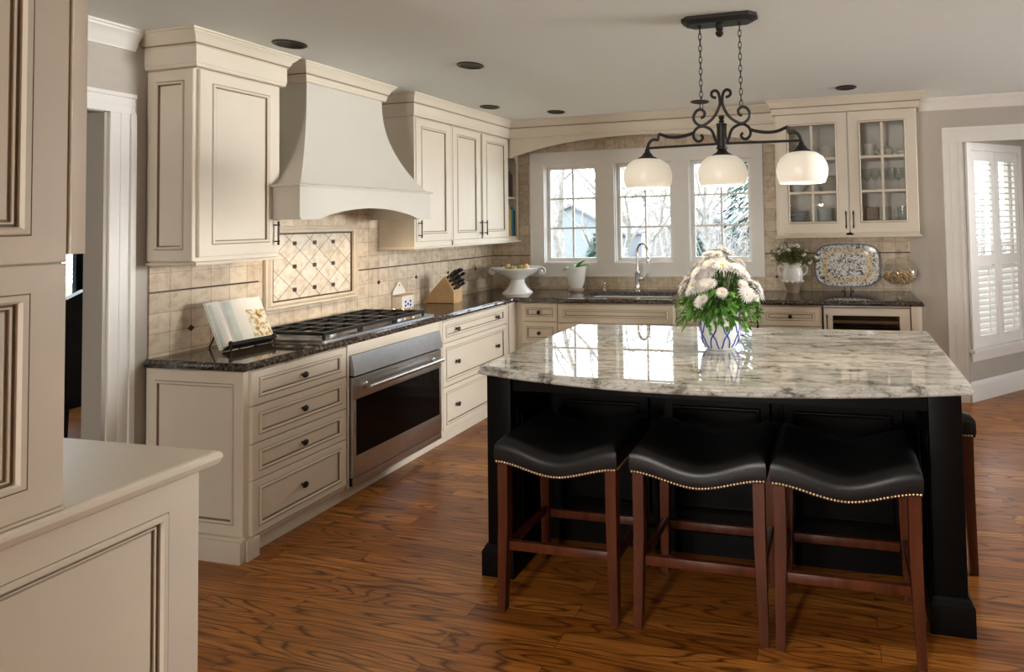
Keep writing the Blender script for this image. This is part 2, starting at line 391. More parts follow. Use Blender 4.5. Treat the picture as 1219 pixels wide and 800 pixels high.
# ================================================================== the room
def boxes(name, mat, bl, kind='structure', parent=None, b=0):
    mb = MB()
    for q in bl: mb.box(*q, b=b)
    o = mb.build(name, mat, parent, smooth=25)
    if parent is None: o['kind'] = kind
    return o
boxes('floor', M['floor'], [(-3.6, 10.2, -9.9, 1.9, -.08, 0)])
boxes('ceiling', M['ceil'], [(-3.6, 10.2, -9.9, .0, CZ, CZ+.1)])
boxes('ceiling_bay', M['ceil'], [(4.3, 7.3, .12, 1.9, 2.24, CZ+.1)])
wl = boxes('wall_left', M['wall'], [(-.12, 0, -9.9, -4.05, 0, CZ), (-.12, 0, -4.05, -3.175, 2.125, CZ), (-.12, 0, -3.175, .12, 0, CZ)])
wb = boxes('wall_back', M['wall'], [(0, .57, 0, .12, 0, CZ), (.57, 2.63, 0, .12, 0, 1.155), (.57, 2.63, 0, .12, 2.12, CZ), (2.63, 4.385, 0, .12, 0, CZ), (4.385, 7.2, 0, .12, 2.16, CZ), (7.2, 10.12, 0, .12, 0, CZ)])
boxes('wall_right', M['wall'], [(5.5, 5.62, -9.9, -2.55, 0, CZ), (5.62, 10.12, -3.2, -3.08, 0, CZ), (10.0, 10.12, -3.08, -2.0, 0, CZ), (10.0, 10.12, -2.0, -.1, 0, .5), (10.0, 10.12, -2.0, -.1, 2.4, CZ), (10.0, 10.12, -.1, .0, 0, CZ), (7.2, 7.3, .12, 1.9, 0, 2.24)])  # unseen; partition section added to keep the right-hand light off the hutch
boxes('wall_front', M['wall'], [(-.12, .85, -9.72, -9.6, 0, CZ), (.85, 2.15, -9.72, -9.6, 0, .4), (.85, 2.15, -9.72, -9.6, 2.4, CZ), (2.15, 5.62, -9.72, -9.6, 0, CZ)])
# dining room beyond the doorway
boxes('wall_dining', M['wall'], [(-3.6, -3.5, -9.9, -2.3, 0, CZ), (-3.6, -3.5, -2.3, -.9, 0, .55), (-3.6, -3.5, -2.3, -.9, 2.45, CZ), (-3.6, -3.5, -.9, .12, 0, CZ), (-3.5, -.12, 0, .12, 0, CZ), (-3.5, -.12, -6.1, -6.0, 0, CZ)])
# tiled backsplash on the two kitchen walls, with pencil line and dark diamonds
boxes('tile_backsplash', M['tileL'], [(0, .012, -3.003, 0, .90, 1.39), (0, .012, -2.565, -1.5, 1.39, 1.80)], parent=wl)
boxes('accent_line', M['accent'], [(0, .0155, -3.003, -2.44, 1.234, 1.242), (0, .0155, -1.69, -.012, 1.234, 1.242)], parent=wl, b=.002)
boxes('tile_backsplash', M['tileB'], [(.012, .44, -.012, 0, .90, 2.36), (.44, 2.726, -.012, 0, .90, 1.031), (.44, 2.726, -.012, 0, 2.236, 2.36), (2.726, 3.955, -.012, 0, .90, 1.39), (2.726, 2.868, -.012, 0, 1.39, 2.36)], parent=wb)
boxes('accent_line', M['accent'], [(.016, .44, -.0155, 0, 1.234, 1.242), (2.726, 3.955, -.0155, 0, 1.234, 1.242)], parent=wb, b=.002)
def diamond(T, u, v, par, r=.017):
    mb = MB(); mb.rings([[T(u+a*s, v+b*s, w) for a, b in ((1, 0), (0, 1), (-1, 0), (0, -1))] for s, w in ((r, .008), (r, .015), (r*.7, .0175))])
    mb.build('accent_tile', M['accent'], par, smooth=0)
for k, dz in ((2, 2), (4, 1), (15, 1), (19, 1), (23.5, 1), (27.5, 1), (24, 2)):
    diamond(FX(0), -3.0105+.1005*int(k), 1.2326-.1005*dz, wl)
for x, dz in ((2.828, 2), (3.732, 2), (.115, 1)): diamond(FY(0), x, 1.2326-.1005*dz, wb)

# crown mouldings
CW = [(0, -.098), (.012, -.098), (.015, -.086), (.022, -.078), (.03, -.055), (.05, -.032), (.062, -.022), (.064, -.012), (.074, -.010), (.074, 0), (0, 0)]
t = MB().sweep(CW, [(0, -9.6), (0, -3.07)], CZ).build('trim_1', M['trim']); struct(t)
t = MB().sweep(CW, [(4.06, 0), (7.0, 0)], CZ).build('trim_2', M['trim']); struct(t)
CC = lambda z0: [(0, z0-CZ), (.012, z0-CZ), (.018, z0-CZ+.006), (.018, z0-CZ+.018), (.021, z0-CZ+.02), (.021, -.078), (.028, -.072), (.028, -.064), (.034, -.058), (.040, -.040), (.054, -.024), (.060, -.018), (.060, -.012), (.068, -.010), (.068, -.0005), (0, -.0005)]
# casing of the doorway in the left wall and of the breakfast bay
d1 = boxes('door_1', M['wall'], [(-.12, .004, -3.19, -3.175, 0, 2.125), (-.12, .004, -4.05, -4.035, 0, 2.125), (-.12, .004, -4.05, -3.175, 2.11, 2.125)])
def casing_side(mb, T, u0, u1, v0, v1, inner):
    s = 1 if inner < u1 and inner <= u0 else -1
    a, b = (u0, u1) if s > 0 else (u1, u0)
    for f0, f1, w in ((0, 1, .014), (.0, .14, .018), (.42, .60, .017), (.80, 1.0, .026)):
        w0 = 0 if w == .014 else .0139
        q = sorted((a+(b-a)*f0, a+(b-a)*f1)); P = [(q[0], v0), (q[1], v0), (q[1], v1), (q[0], v1)]
        mb.prism(P, w0, w, T)
def casing_top(mb, T, u0, u1, v0, v1):
    for f0, f1, w in ((0, 1, .014), (.0, .14, .018), (.42, .60, .017), (.80, 1.0, .026)):
        mb.prism([(u0, v0+(v1-v0)*f0), (u1, v0+(v1-v0)*f0), (u1, v0+(v1-v0)*f1), (u0, v0+(v1-v0)*f1)], 0 if w == .014 else .0139, w, T)
mb = MB(); casing_side(mb, FX(0), -3.175, -3.072, 0, 2.1149, -3.175); casing_side(mb, FX(0), -4.155, -4.05, 0, 2.1149, -4.05); casing_top(mb, FX(0), -4.155, -3.072, 2.115, 2.212)
mb.build('door_casing', M['trim'], d1)
mb = MB(); casing_side(mb, FY(0), 4.235, 4.385, 0, 2.1499, 4.385); casing_top(mb, FY(0), 4.235, 7.0, 2.15, 2.275)
t = mb.build('trim_3', M['trim']); struct(t)
BBP = [(0, 0), (.016, 0), (.016, .10), (.013, .11), (.010, .125), (.004, .135), (0, .135)]
t = MB().sweep(BBP, [(0, -9.6), (0, -4.16)]).sweep(BBP, [(3.98, 0), (4.23, 0)]).build('baseboard_left', M['trim']); struct(t)

# ---- breakfast bay: a wall at 42 degrees with a shuttered window
BA = math.radians(42.5); bd = V(math.cos(BA), math.sin(BA), 0); bn = V(math.sin(BA), -math.cos(BA), 0); B0 = V(4.392, .002, 0)
def TB(u, v, w): p = B0 + bd*u + bn*w; return (p.x, p.y, v)
LB = .80
def rectp(a, b, c, d): return [(a, c), (b, c), (b, d), (a, d)]
mb = MB()
for q in ((0, .085, 0, 2.24), (.085, .735, 0, .42), (.085, .735, 2.13, 2.24), (.735, LB+.02, 0, 2.24)): mb.prism(rectp(*q), -.11, 0, TB)
struct(mb.build('wall_bay', M['wall'], smooth=0))
B1 = B0 + bd*LB
def TB2(u, v, w): return (B1.x+u, B1.y-w, v)
mb = MB()
for q in ((0, .1, 0, 2.24), (.1, 1.3, 0, .42), (.1, 1.3, 2.13, 2.24), (1.3, 2.2, 0, 2.24)): mb.prism(rectp(*q), -.11, 0, TB2)
struct(mb.build('wall_bay_end', M['wall'], smooth=0))
e = [(B0.x, B0.y), (B1.x, B1.y), (B1.x+2.0, B1.y)]
struct(MB().sweep([(0, 0), (.016, 0), (.016, .13), (.013, .14), (.010, .155), (.004, .165), (0, .165)], e).build('baseboard_bay', M['trim']))
def bay_window(name, T, u0, u1, lab):
    w = MB()
    for q in ((u0-.055, u0, .432, 2.085), (u1, u1+.055, .432, 2.085), (u0-.055, u1+.055, 2.085, 2.15)): w.prism(rectp(*q), -.001, .02, T)
    w.prism(rectp(u0-.085, u1+.085, .405, .432), -.01, .055, T); w.prism(rectp(u0-.06, u1+.06, .33, .405), 0, .016, T)
    for q in ((u0, u0+.03, .4321, 2.1295), (u1-.03, u1, .4321, 2.1295), (u0+.03, u1-.03, 2.10, 2.1295), (u0+.03, u1-.03, .4321, .46), (u0+.03, u1-.03, 1.26, 1.30)): w.prism(rectp(*q), -.10, -.06, T)
    o = w.build(name, M['trim']); struct(o)
    g = MB().prism(rectp(u0+.03, u1-.03, .46, 2.10), -.082, -.078, T).build('window_pane', M['glass'], o, smooth=0)
    n = 2 if u1-u0 < .8 else 4; wd_ = (u1-u0)/n
    for i in range(n):
        a, b = u0+wd_*i+.004, u0+wd_*(i+1)-.004
        p = thing('window_shutter', lab[i], 'shutter', T((a+b)/2, .45, 0), group='bay window shutters')
        f = MB()
        for q in ((a, a+.048, .436, 2.083), (b-.048, b, .436, 2.083), (a+.048, b-.048, .436, .53), (a+.048, b-.048, 2.00, 2.083), (a+.048, b-.048, 1.12, 1.20)): f.prism(rectp(*q), -.012, .012, T)
        f.build('shutter_frame', M['trim'], p, smooth=0)
        for (v0, v1, ang, nm) in ((.53, 1.12, -52, 'lower_louvers'), (1.20, 2.00, -12, 'upper_louvers')):
            l = MB(); k = int((v1-v0)/.0485); st = (v1-v0)/k; c, s = math.cos(math.radians(ang)), math.sin(math.radians(ang))
            for j in range(k):
                vc = v0+st*(j+.5); hw, th = .027, .0045
                P = [(-hw, 0), (-hw*.5, th), (hw*.5, th), (hw, 0), (hw*.5, -th), (-hw*.5, -th)]
                R = [(vc+x*s+y*c, x*c-y*s) for x, y in P]
                l.rings([[T(uu, vv, ww) for vv, ww in R] for uu in (a+.049, b-.049)])
            l.build(nm, M['trim'], p, smooth=0)
        MB().prism(rectp((a+b)/2-.004, (a+b)/2+.004, .56, 1.09), .027, .034, T).build('tilt_rod', M['trim'], p, smooth=0)
bay_window('window_4', TB, .085, .735, ['white louvered shutter panel nearer the cabinets in the angled bay wall', 'white louvered shutter panel nearer the bay corner in the angled bay wall'])
bay_window('window_5', TB2, .1, 1.3, ['white shutter panel first from the corner on the bay end wall', 'white shutter panel second from the corner on the bay end wall', 'white shutter panel third from the corner on the bay end wall', 'white shutter panel fourth from the corner on the bay end wall'])

# ---- the three windows over the sink
mb = MB()
TX = FY(0)
WX = ((.57, 1.14), (1.30, 1.89), (2.03, 2.63))
for q in ((.441, .585, 1.031, 2.236), (2.615, 2.726, 1.031, 2.236), (1.13, 1.31, 1.165, 2.105), (1.88, 2.04, 1.165, 2.105), (.585, 2.615, 2.105, 2.236), (.585, 2.615, 1.031, 1.165)): mb.prism(rectp(*q), -.001, .022, TX)
for q in ((.441, .462, 1.031, 2.236), (2.705, 2.726, 1.031, 2.236), (.462, 2.705, 2.214, 2.236), (.462, 2.705, 1.031, 1.05)): mb.prism(rectp(*q), .0219, .030, TX)
struct(mb.build('trim_4', M['trim'], smooth=0))
for i, (a, b) in enumerate(WX):
    j = MB()
    for q in ((a, a+.018, 1.155, 2.12), (b-.018, b, 1.155, 2.12), (a+.018, b-.018, 2.102, 2.12), (a+.018, b-.018, 1.155, 1.173)): j.prism(rectp(*q), -.12, .0, TX)
    if i < 2: j.box(b+.0005, WX[i+1][0]-.0005, .001, .12, 1.155, 2.12)
    o = struct(j.build('window_%d' % (i+1), M['trim'], smooth=0))
    s = MB(); a2, b2, c2, d2 = a+.019, b-.019, 1.174, 2.101
    for q in ((a2, a2+.03, c2, d2), (b2-.03, b2, c2, d2), (a2+.03, b2-.03, c2, c2+.034), (a2+.03, b2-.03, d2-.03, d2)): s.prism(rectp(*q), -.085, -.05, TX)
    s.build('window_sash', M['trim'], o, smooth=0)
    g = MB(); um = (a2+b2)/2; g.prism(rectp(um-.009, um+.009, c2+.034, d2-.03), -.075, -.058, TX)
    for k in (1, 2): vv = c2+.034+(d2-c2-.064)*k/3; g.prism(rectp(a2+.03, b2-.03, vv-.009, vv+.009), -.0752, -.0578, TX)
    g.build('window_muntin', M['trim'], o, smooth=0)
    MB().prism(rectp(a2+.028, b2-.028, c2+.03, d2-.028), -.069, -.065, TX).build('window_pane', M['glass'], o, smooth=0)
# unseen rear and right windows, added to light the room (behind and beside the viewer)
def plain_window(name, T, u0, u1, v0, v1, n):
    m = MB()
    for q in ((u0-.09, u0, v0-.09, v1+.09), (u1, u1+.09, v0-.09, v1+.09), (u0, u1, v1, v1+.09), (u0, u1, v0-.09, v0)): m.prism(rectp(*q), -.002, .02, T)
    for k in range(n+1):
        u = u0+(u1-u0)*k/n; m.prism(rectp(u-.03, u+.03, v0, v1), -.08, -.03, T)
    for v in (v0+.02, (v0+v1)/2, v1-.02): m.prism(rectp(u0, u1, v-.02, v+.02), -.075, -.035, T)
    o = struct(m.build(name, M['trim'], smooth=0))
    return o
plain_window('window_6', FXM(10.0), -1.91, -.19, .5, 2.4, 2)
plain_window('window_7', FYP(-9.6), .85, 2.15, .4, 2.4, 2)
plain_window('window_8', FX(-3.5), -2.3, -.9, .55, 2.45, 2)

# ================================================================== cabinets
def inset(u0, u1, v0, v1, i): return [(u0+i, v0+i), (u1-i, v0+i), (u1-i, v1-i), (u0+i, v1-i)]
def ring_panel(mb, T, u0, u1, v0, v1, s=.055, t=.02, g=1):
    """framed front: flat frame, raised bead between two brown glaze lines, recessed flat panel"""
    seq = [(0, 0, 0), (0, t-.003, 0), (.003, t, 0), (s-.0028, t, 0), (s-.0014, t-.0025, g), (s, t, g), (s+.003, t+.005, 0), (s+.008, t+.0055, 0), (s+.013, t+.001, 0), (s+.0135, t-.008, g), (s+.0175, t-.0085, g), (s+.020, t-.006, 0)]
    R = [[T(u, v, w) for u, v in inset(u0, u1, v0, v1, i)] for i, w, m in seq]
    mb.rings(R, [m for _, _, m in seq[1:]]+[0])
    return mb
CG = None
def ring_panel2(mb, T, u0, u1, v0, v1, s=.055, t=.02, g=1):
    seq = [(0, 0, 0), (0, t-.003, 0), (.003, t, 0), (s-.002, t, 0), (s-.0008, t-.0022, g), (s, t, g), (s+.003, t+.006, 0), (s+.013, t+.0065, 0), (s+.018, t, 0), (s+.0185, t-.011, g), (s+.0235, t-.011, g), (s+.0245, t-.005, 0), (s+.0285, t-.005, 0), (s+.029, t-.0115, g), (s+.033, t-.0115, g), (s+.035, t-.008, 0)]
    mb.rings([[T(u, v, w) for u, v in inset(u0, u1, v0, v1, i)] for i, w, m in seq], [m for _, _, m in seq[1:]]+[0])
    return mb
def front(name, T, u0, u1, v0, v1, par, s=.055, t=.02, label=None):
    o = ring_panel(MB(), T, u0, u1, v0, v1, s, t).build(name, [M['cream'], M['glaze']], par, smooth=0)
    if label: o['label'] = label
    return o
KN = [(.0001, 0), (.0065, 0), (.0055, .012), (.013, .016), (.0165, .021), (.0155, .026), (.009, .030), (.0001, .031)]
def knob(p, ax, par):
    return tag(MB().lathe(KN, p, ax, n=14).build('knob', M['bronze'], par), 'dark bronze knob')
def pull(T, u, v0, v1, par):
    m = MB(); m.tube([T(u, v0-.012, .028), T(u, v1+.012, .028)], .0045, 8)
    for v in (v0, v1): m.tube([T(u, v, 0), T(u, v, .028)], .004, 8); m.ball(T(u, v, .028), .0075, 8)
    for v in (v0-.014, v1+.014): m.ball(T(u, v, .028), .0065, 8)
    return tag(m.build('handle', M['bronze'], par), 'dark bronze bar handle')
DX = .61
# ---- four-drawer unit at the near end
t = thing('base_cabinet', 'cream four-drawer base cabinet with panelled end beside the doorway', 'cabinet', (.3, -2.72, 0))
boxes('cabinet_body', M['cream'], [(.014, DX, -3.003, -2.432, .075, .875), (.014, DX-.03, -2.99, -2.432, 0, .075)], parent=t)
front('end_panel', FY(-3.003), .012, .61, .105, .872, t, s=.058, t=.012)
mb = MB(); mb.box(.012, .632, -3.045, -3.016, 0, .10, b=.003); mb.box(.56, .640, -3.0155, -2.955, 0, .095, b=.003); mb.box(.012, .636, -3.034, -3.016, .10, .112, b=.003)
mb.build('plinth_foot', M['cream'], t)
for v0, v1 in ((.706, .868), (.529, .701), (.357, .524), (.10, .352)):
    d = front('drawer', FX(DX), -2.986, -2.438, v0, v1, t, s=.036)
    knob((DX+.0145, -2.715, (v0+v1)/2), (1, 0, 0), d)
# ---- oven housing
t = thing('oven_cabinet', 'cream housing cabinet framing the built-in oven', 'cabinet', (.3, -2.03, 0))
boxes('cabinet_body', M['cream'], [(.014, .57, -2.43, -1.63, .02, .06), (.014, .57, -2.43, -2.425, .06, .875), (.014, .57, -1.635, -1.63, .06, .875)], parent=t)
boxes('face_frame', M['cream'], [(.57, DX+.018, -2.43, -2.418, .075, .875), (.57, DX+.018, -1.642, -1.63, .075, .875), (.57, DX+.018, -2.418, -1.642, .815, .875), (.57, DX-.03, -2.43, -1.63, 0, .06)], parent=t, b=.001)
# ---- built-in oven
t = thing('wall_oven', 'stainless built-in oven with black glass door beneath the cooktop', 'oven', (.6, -2.03, .08))
Y0, Y1 = -2.412, -1.648
boxes('oven_body', M['castiron'], [(.06, .615, Y0+.01, Y1-.01, .075, .805)], parent=t)
mb = MB(); mb.prism([(.615, .815), (.615, .700), (.662, .700), (.640, .812)], Y0, Y1, lambda u, v, w: (u, w, v))
tag(mb.build('control_panel', M['steel'], t, smooth=0), 'sloping stainless control panel')
boxes('oven_trim', M['castiron'], [(.614, .632, Y0, Y1, .690, .698)], parent=t)
dr = boxes('oven_door', M['steel'], [(.616, .650, Y0, Y1, .563, .688), (.616, .650, Y0, Y0+.022, .245, .563), (.616, .650, Y1-.022, Y1, .245, .563), (.616, .650, Y0, Y1, .125, .245)], parent=t, b=.002)
tag(boxes('door_glass', M['ovenglass'], [(.62, .6515, Y0+.0225, Y1-.0225, .2455, .5625)], parent=dr), 'black glass window')
boxes('door_recess', M['steel'], [(.6505, .653, Y0+.05, Y1-.05, .575, .588), (.6505, .653, Y0+.05, Y1-.05, .668, .676), (.6505, .653, Y0+.05, Y0+.06, .588, .668), (.6505, .653, Y1-.06, Y1-.05, .588, .668)], parent=dr, b=.001)
mb = MB(); mb.tube([(.706, Y0+.055, .628), (.706, Y1-.055, .628)], .0125, 14)
for y in (Y0+.085, Y1-.085): mb.lathe([(.02, 0), (.02, .006), (.012, .012), (.012, .056)], (.650, y, .628), (1, 0, 0), 14)
tag(mb.build('handle', M['chrome'], dr), 'tubular steel handle')
boxes('vent_grille', M['castiron'], [(.616, .642, Y0+.004, Y1-.004, .078, .122)], parent=t)
boxes('lower_trim', M['steel'], [(.6425, .648, Y0, Y1, .076, .12)], parent=t, b=.001)
# ---- three-drawer unit right of the oven
t = thing('base_cabinet', 'cream three-drawer base cabinet between oven and window corner', 'cabinet', (.3, -1.2, 0))
boxes('cabinet_body', M['cream'], [(.014, DX, -1.628, -.75, .075, .875), (.014, DX-.03, -1.628, -.75, 0, .075)], parent=t)
for a_, b_ in ((-1.628, -1.608), (-.776, -.75)): boxes('frame_stile', M['cream'], [(DX, DX+.018, a_, b_, .08, .875)], parent=t)
for v0, v1 in ((.716, .866), (.405, .708), (.10, .398)):
    d = front('drawer', FX(DX), -1.604, -.78, v0, v1, t, s=.036)
    for y in (-1.445, -.925): knob((DX+.0145, y, (v0+v1)/2), (1, 0, 0), d)
# ---- back run
def fcab(x0, x1, yf, label, cat='cabinet', name='base_cabinet', toe=True):
    t = thing(name, label, cat, ((x0+x1)/2, -.3, 0))
    boxes('cabinet_body', M['cream'], [(x0, x1, yf, -.014, .09, .875), (x0, x1, yf+.07, -.014, 0, .09)], parent=t)
    return t
t = fcab(.632, 1.036, -.622, 'cream narrow drawer cabinet in the corner beneath the pedestal bowl')
boxes('corner_filler', M['cream'], [(.612, .632, -.745, -.60, .09, .875)], parent=t)
for v0, v1 in ((.712, .866), (.518, .704), (.10, .510)):
    d = front('drawer', FY(-.622), .692, 1.022, v0, v1, t, s=.04)
    knob((.857, -.6365, (v0+v1)/2), (0, -1, 0), d)
t = thing('base_cabinet', 'cream sink base cabinet with wide false front beneath the faucet', 'cabinet', (1.553, -.3, 0))
boxes('cabinet_body', M['cream'], [(1.040, 1.058, -.662, -.014, .09, .875), (2.048, 2.066, -.662, -.014, .09, .875), (1.058, 2.048, -.662, -.014, .09, .11), (1.058, 2.048, -.662, -.645, .11, .875), (1.040, 2.066, -.592, -.014, 0, .09)], parent=t)
front('false_front', FY(-.662), 1.052, 2.056, .712, .866, t, s=.045)
for a, b in ((1.052, 1.55), (1.558, 2.056)):
    d = front('door', FY(-.662), a, b, .105, .704, t)
    knob((1.50 if a < 1.2 else 1.61, -.6765, .62), (0, -1, 0), d)
t = fcab(2.070, 2.722, -.622, 'cream panelled base cabinet behind the potted chrysanthemum')
d = front('drawer', FY(-.622), 2.092, 2.712, .712, .866, t, s=.045)
for a, b in ((2.092, 2.398), (2.406, 2.712)):
    d = front('door', FY(-.622), a, b, .105, .704, t); knob((2.37 if a < 2.2 else 2.434, -.6365, .64), (0, -1, 0), d)
boxes('divider_post', M['black'], [(2.7225, 2.7335, -.640, -.60, .09, .872)], parent=t)
t = fcab(2.736, 3.222, -.622, 'cream cabinet with one-knob drawer beneath the flower jug')
d = front('drawer', FY(-.622), 2.756, 3.212, .712, .862, t, s=.045); knob((2.984, -.6365, .787), (0, -1, 0), d)
d = front('door', FY(-.622), 2.756, 3.212, .105, .704, t); knob((3.17, -.6365, .62), (0, -1, 0), d)
# wine cooler
t = thing('wine_cooler', 'undercounter wine cooler with cream frame and dark glass door', 'wine cooler', (3.55, -.3, 0))
boxes('cooler_body', M['fridge_in'], [(3.232, 3.25, -.62, -.03, .09, .86), (3.85, 3.868, -.62, -.03, .09, .86), (3.25, 3.85, -.06, -.03, .09, .86), (3.25, 3.85, -.62, -.06, .09, .11), (3.25, 3.85, -.62, -.06, .84, .86)], parent=t)
boxes('top_trim', M['steel'], [(3.232, 3.868, -.64, -.60, .8605, .874)], parent=t)
d = boxes('door', M['cream'], [(3.238, 3.304, -.645, -.622, .10, .855), (3.79, 3.862, -.645, -.622, .10, .855), (3.304, 3.79, -.645, -.622, .80, .855), (3.304, 3.79, -.645, -.622, .10, .17)], parent=t)
boxes('door_glass', M['cabglass'], [(3.304, 3.79, -.636, -.632, .17, .80)], parent=d)
pull(FY(-.645), 3.262, .60, .79, d)
for z in (.745, .655, .565, .475, .385, .295, .205):
    m = MB(); m.box(3.252, 3.848, -.60, -.575, z-.012, z+.012)
    for k in range(5): m.box(3.252, 3.848, -.53+k*.1, -.518+k*.1, z-.004, z+.004)
    m.build('wine_rack', M['rackwood'], t, smooth=0)
t = thing('cabinet_end_panel', 'cream end panel closing the back cabinet run beside the wall', 'panel', (3.91, -.3, 0))
boxes('panel_board', M['cream'], [(3.872, 3.945, -.645, -.014, 0, .875)], parent=t, b=.002)

# ---- worktop: L of dark granite with a sink cut-out
EP = [(0, 0), (.004, .002), (.006, .008), (.006, .016), (.001, .022), (-.004, .028), (-.006, .034), (-.009, .0365), (-.012, .0375)]
def offset_poly(P, d, fixed=()):
    n = len(P); out = []
    for i in range(n):
        p0, p1, p2 = Vector(P[i-1]), Vector(P[i]), Vector(P[(i+1) % n])
        d0 = (p1-p0).normalized(); d1 = (p2-p1).normalized()
        n0 = Vector((d0.y, -d0.x))*(0 if (i-1) % n in fixed else 1); n1 = Vector((d1.y, -d1.x))*(0 if i in fixed else 1)
        # intersect the two shifted lines
        a = p1+n0*d; b = p1+n1*d; cr2 = d0.x*d1.y-d0.y*d1.x
        if abs(cr2) < 1e-4: out.append(a); continue
        s = ((b.x-a.x)*d1.y-(b.y-a.y)*d1.x)/cr2; out.append(a+d0*s)
    return out
def slab(name, P, z0, z1, prof, mat, par=None, fixed=(), hole=None):
    """P counter-clockwise; prof (out, h) from z0 upward"""
    mb = MB(); bm = mb.bm; h = z1-z0; hk = h/prof[-1][1]
    rs = [[bm.verts.new((q.x, q.y, z0+hh*hk)) for q in offset_poly(P, o, fixed)] for o, hh in prof]; n = len(P)
    for A, B in zip(rs, rs[1:]):
        for j in range(n): mb.face([A[j], A[(j+1) % n], B[(j+1) % n], B[j]])
    def cap(R, z, flip):
        if not hole: mb.face(R[::-1] if flip else R); return None
        Hv = [bm.verts.new((x, y, z)) for x, y in hole]
        es = [bm.edges.get((R[j], R[(j+1) % n])) or bm.edges.new((R[j], R[(j+1) % n])) for j in range(n)]
        es += [bm.edges.new((Hv[j], Hv[(j+1) % len(Hv)])) for j in range(len(Hv))]
        bmesh.ops.triangle_fill(bm, use_beauty=True, use_dissolve=False, edges=es); return Hv
    A = cap(rs[0], z0, True); B = cap(rs[-1], z1, False)
    if hole:
        k = len(hole)
        for j in range(k): mb.face([A[j], A[(j+1) % k], B[(j+1) % k], B[j]])
    return mb.build(name, mat, par, smooth=11)
def rrect(x0, x1, y0, y1, r, k=5):
    out = []
    for cx, cy, a in ((x1-r, y0+r, -90), (x1-r, y1-r, 0), (x0+r, y1-r, 90), (x0+r, y0+r, 180)):
        for i in range(k+1):
            q = math.radians(a+90*i/k); out.append((cx+r*math.cos(q), cy+r*math.sin(q)))
    return out
LP = [(.0135, -3.022), (.632, -3.022), (.632, -.668), (1.020, -.668), (1.045, -.70), (2.060, -.70), (2.085, -.668), (3.955, -.668), (3.955, -.0135), (.0135, -.0135)]
SINK = (1.20, 2.0, -.58, -.20)
wk = slab('worktop', LP, .8765, .914, EP, M['darkgranite'], fixed=(7+1, 9), hole=rrect(*SINK, .06)[::-1])
tag(wk, 'dark brown granite worktop running along both walls in an L', 'countertop')
t = thing('kitchen_sink', 'white undermount sink set into the dark worktop below the windows', 'sink', (1.6, -.39, .70))
P = rrect(SINK[0]-.004, SINK[1]+.004, SINK[2]-.004, SINK[3]+.004, .06); mb = MB()
mb.rings([[(1.6+(x-1.6)*s, -.39+(y+.39)*s, z) for x, y in P] for s, z in ((1.03, .8755), (1.03, .69), (.92, .68), (.90, .69), (.97, .71), (.995, .74), (1, .8755))], cap=True, loop=True)
mb.lathe([(.04, .6805), (.04, .692), (.03, .692), (.0001, .688)], (1.6, -.39, 0), n=20); mb.build('basin', M['ceramic'], t)
# faucet
t = thing('faucet', 'brushed nickel gooseneck faucet at the sink', 'faucet', (1.571, -.135, .914))
FXx, FYy = 1.571, -.135
mb = MB(); mb.lathe([(.030, .914), (.030, .920), (.024, .926), (.020, .935), (.019, .99), (.021, 1.0), (.021, 1.06), (.024, 1.07), (.024, 1.085), (.016, 1.095)], (FXx, FYy, 0), n=20)
mb.build('faucet_body', M['chrome'], t)
arc = [(FXx, FYy, 1.09), (FXx, FYy, 1.24)]+[(FXx+.062-.062*math.cos(a), FYy-.035*(1-math.cos(a)), 1.265+.082*math.sin(a)) for a in [PI*i/10 for i in range(0, 11)]]+[(FXx+.126, FYy-.072, 1.23)]
MB().tube(cr(arc, 3), .0125, 12).build('spout', M['chrome'], t)
MB().lathe([(.013, 0), (.017, -.008), (.019, -.03), (.017, -.062), (.012, -.066)], (FXx+.127, FYy-.073, 1.228), (0, 0, 1), 14).build('spray_head', M['chrome'], t)
mb = MB(); mb.lathe([(.013, 0), (.013, .03), (.010, .035)], (FXx+.018, FYy-.004, 1.025), (1, -.1, 0), 12); mb.tube(cr([(FXx+.05, FYy-.008, 1.025), (FXx+.07, FYy-.01, 1.03), (FXx+.085, FYy-.012, 1.05), (FXx+.10, FYy-.014, 1.075)], 4), .006, 8)
mb.build('lever', M['chrome'], t)
t = thing('soap_dispenser', 'small nickel soap dispenser left of the sink', 'soap dispenser', (1.235, -.10, .914))
mb = MB(); mb.lathe([(.018, .9142), (.018, .922), (.010, .928), (.009, .965), (.014, .97), (.014, .985), (.004, .99)], (1.235, -.10, 0), n=14); mb.build('pump_body', M['chrome'], t)
MB().tube(cr([(1.235, -.10, .985), (1.235, -.105, 1.0), (1.235, -.125, 1.005), (1.235, -.15, .995)], 4), .0045, 8).build('nozzle', M['chrome'], t)
# ================================================================== wall cabinets
def crown(name, path, z0, par=None):
    o = MB().sweep(CC(z0), path, CZ).build(name, [M['cream'], M['glaze']], par)
    # glaze line lying in the crease of the crown
    g = MB().sweep([(.0285, -.072), (.0305, -.071), (.0305, -.0655), (.0285, -.0645)], path, CZ).build('crown_glaze_line', M['glaze'], o)
    return o
t = thing('wall_cabinet', 'cream single-door wall cabinet with panelled side above the cookbook', 'cabinet', (.15, -2.78, 1.38))
boxes('cabinet_body', M['cream'], [(.0005, .298, -3.004, -2.566, 1.39, CZ-.002)], parent=t)
front('side_panel', FY(-3.004), .004, .298, 1.395, 2.34, t, s=.058, t=.012)
d = front('door', FX(.298), -2.998, -2.574, 1.412, 2.338, t, s=.062)
pull(FX(.318), -2.605, 1.475, 1.565, d)
mb = MB(); mb.sweep([(0, 0), (.012, 0), (.014, .006), (.010, .014), (0, .018)], [(.001, -3.004), (.312, -3.004), (.312, -2.566), (.001, -2.566)], 1.374); mb.box(.001, .312, -3.004, -2.566, 1.374, 1.391)
mb.build('light_rail', M['cream'], t)
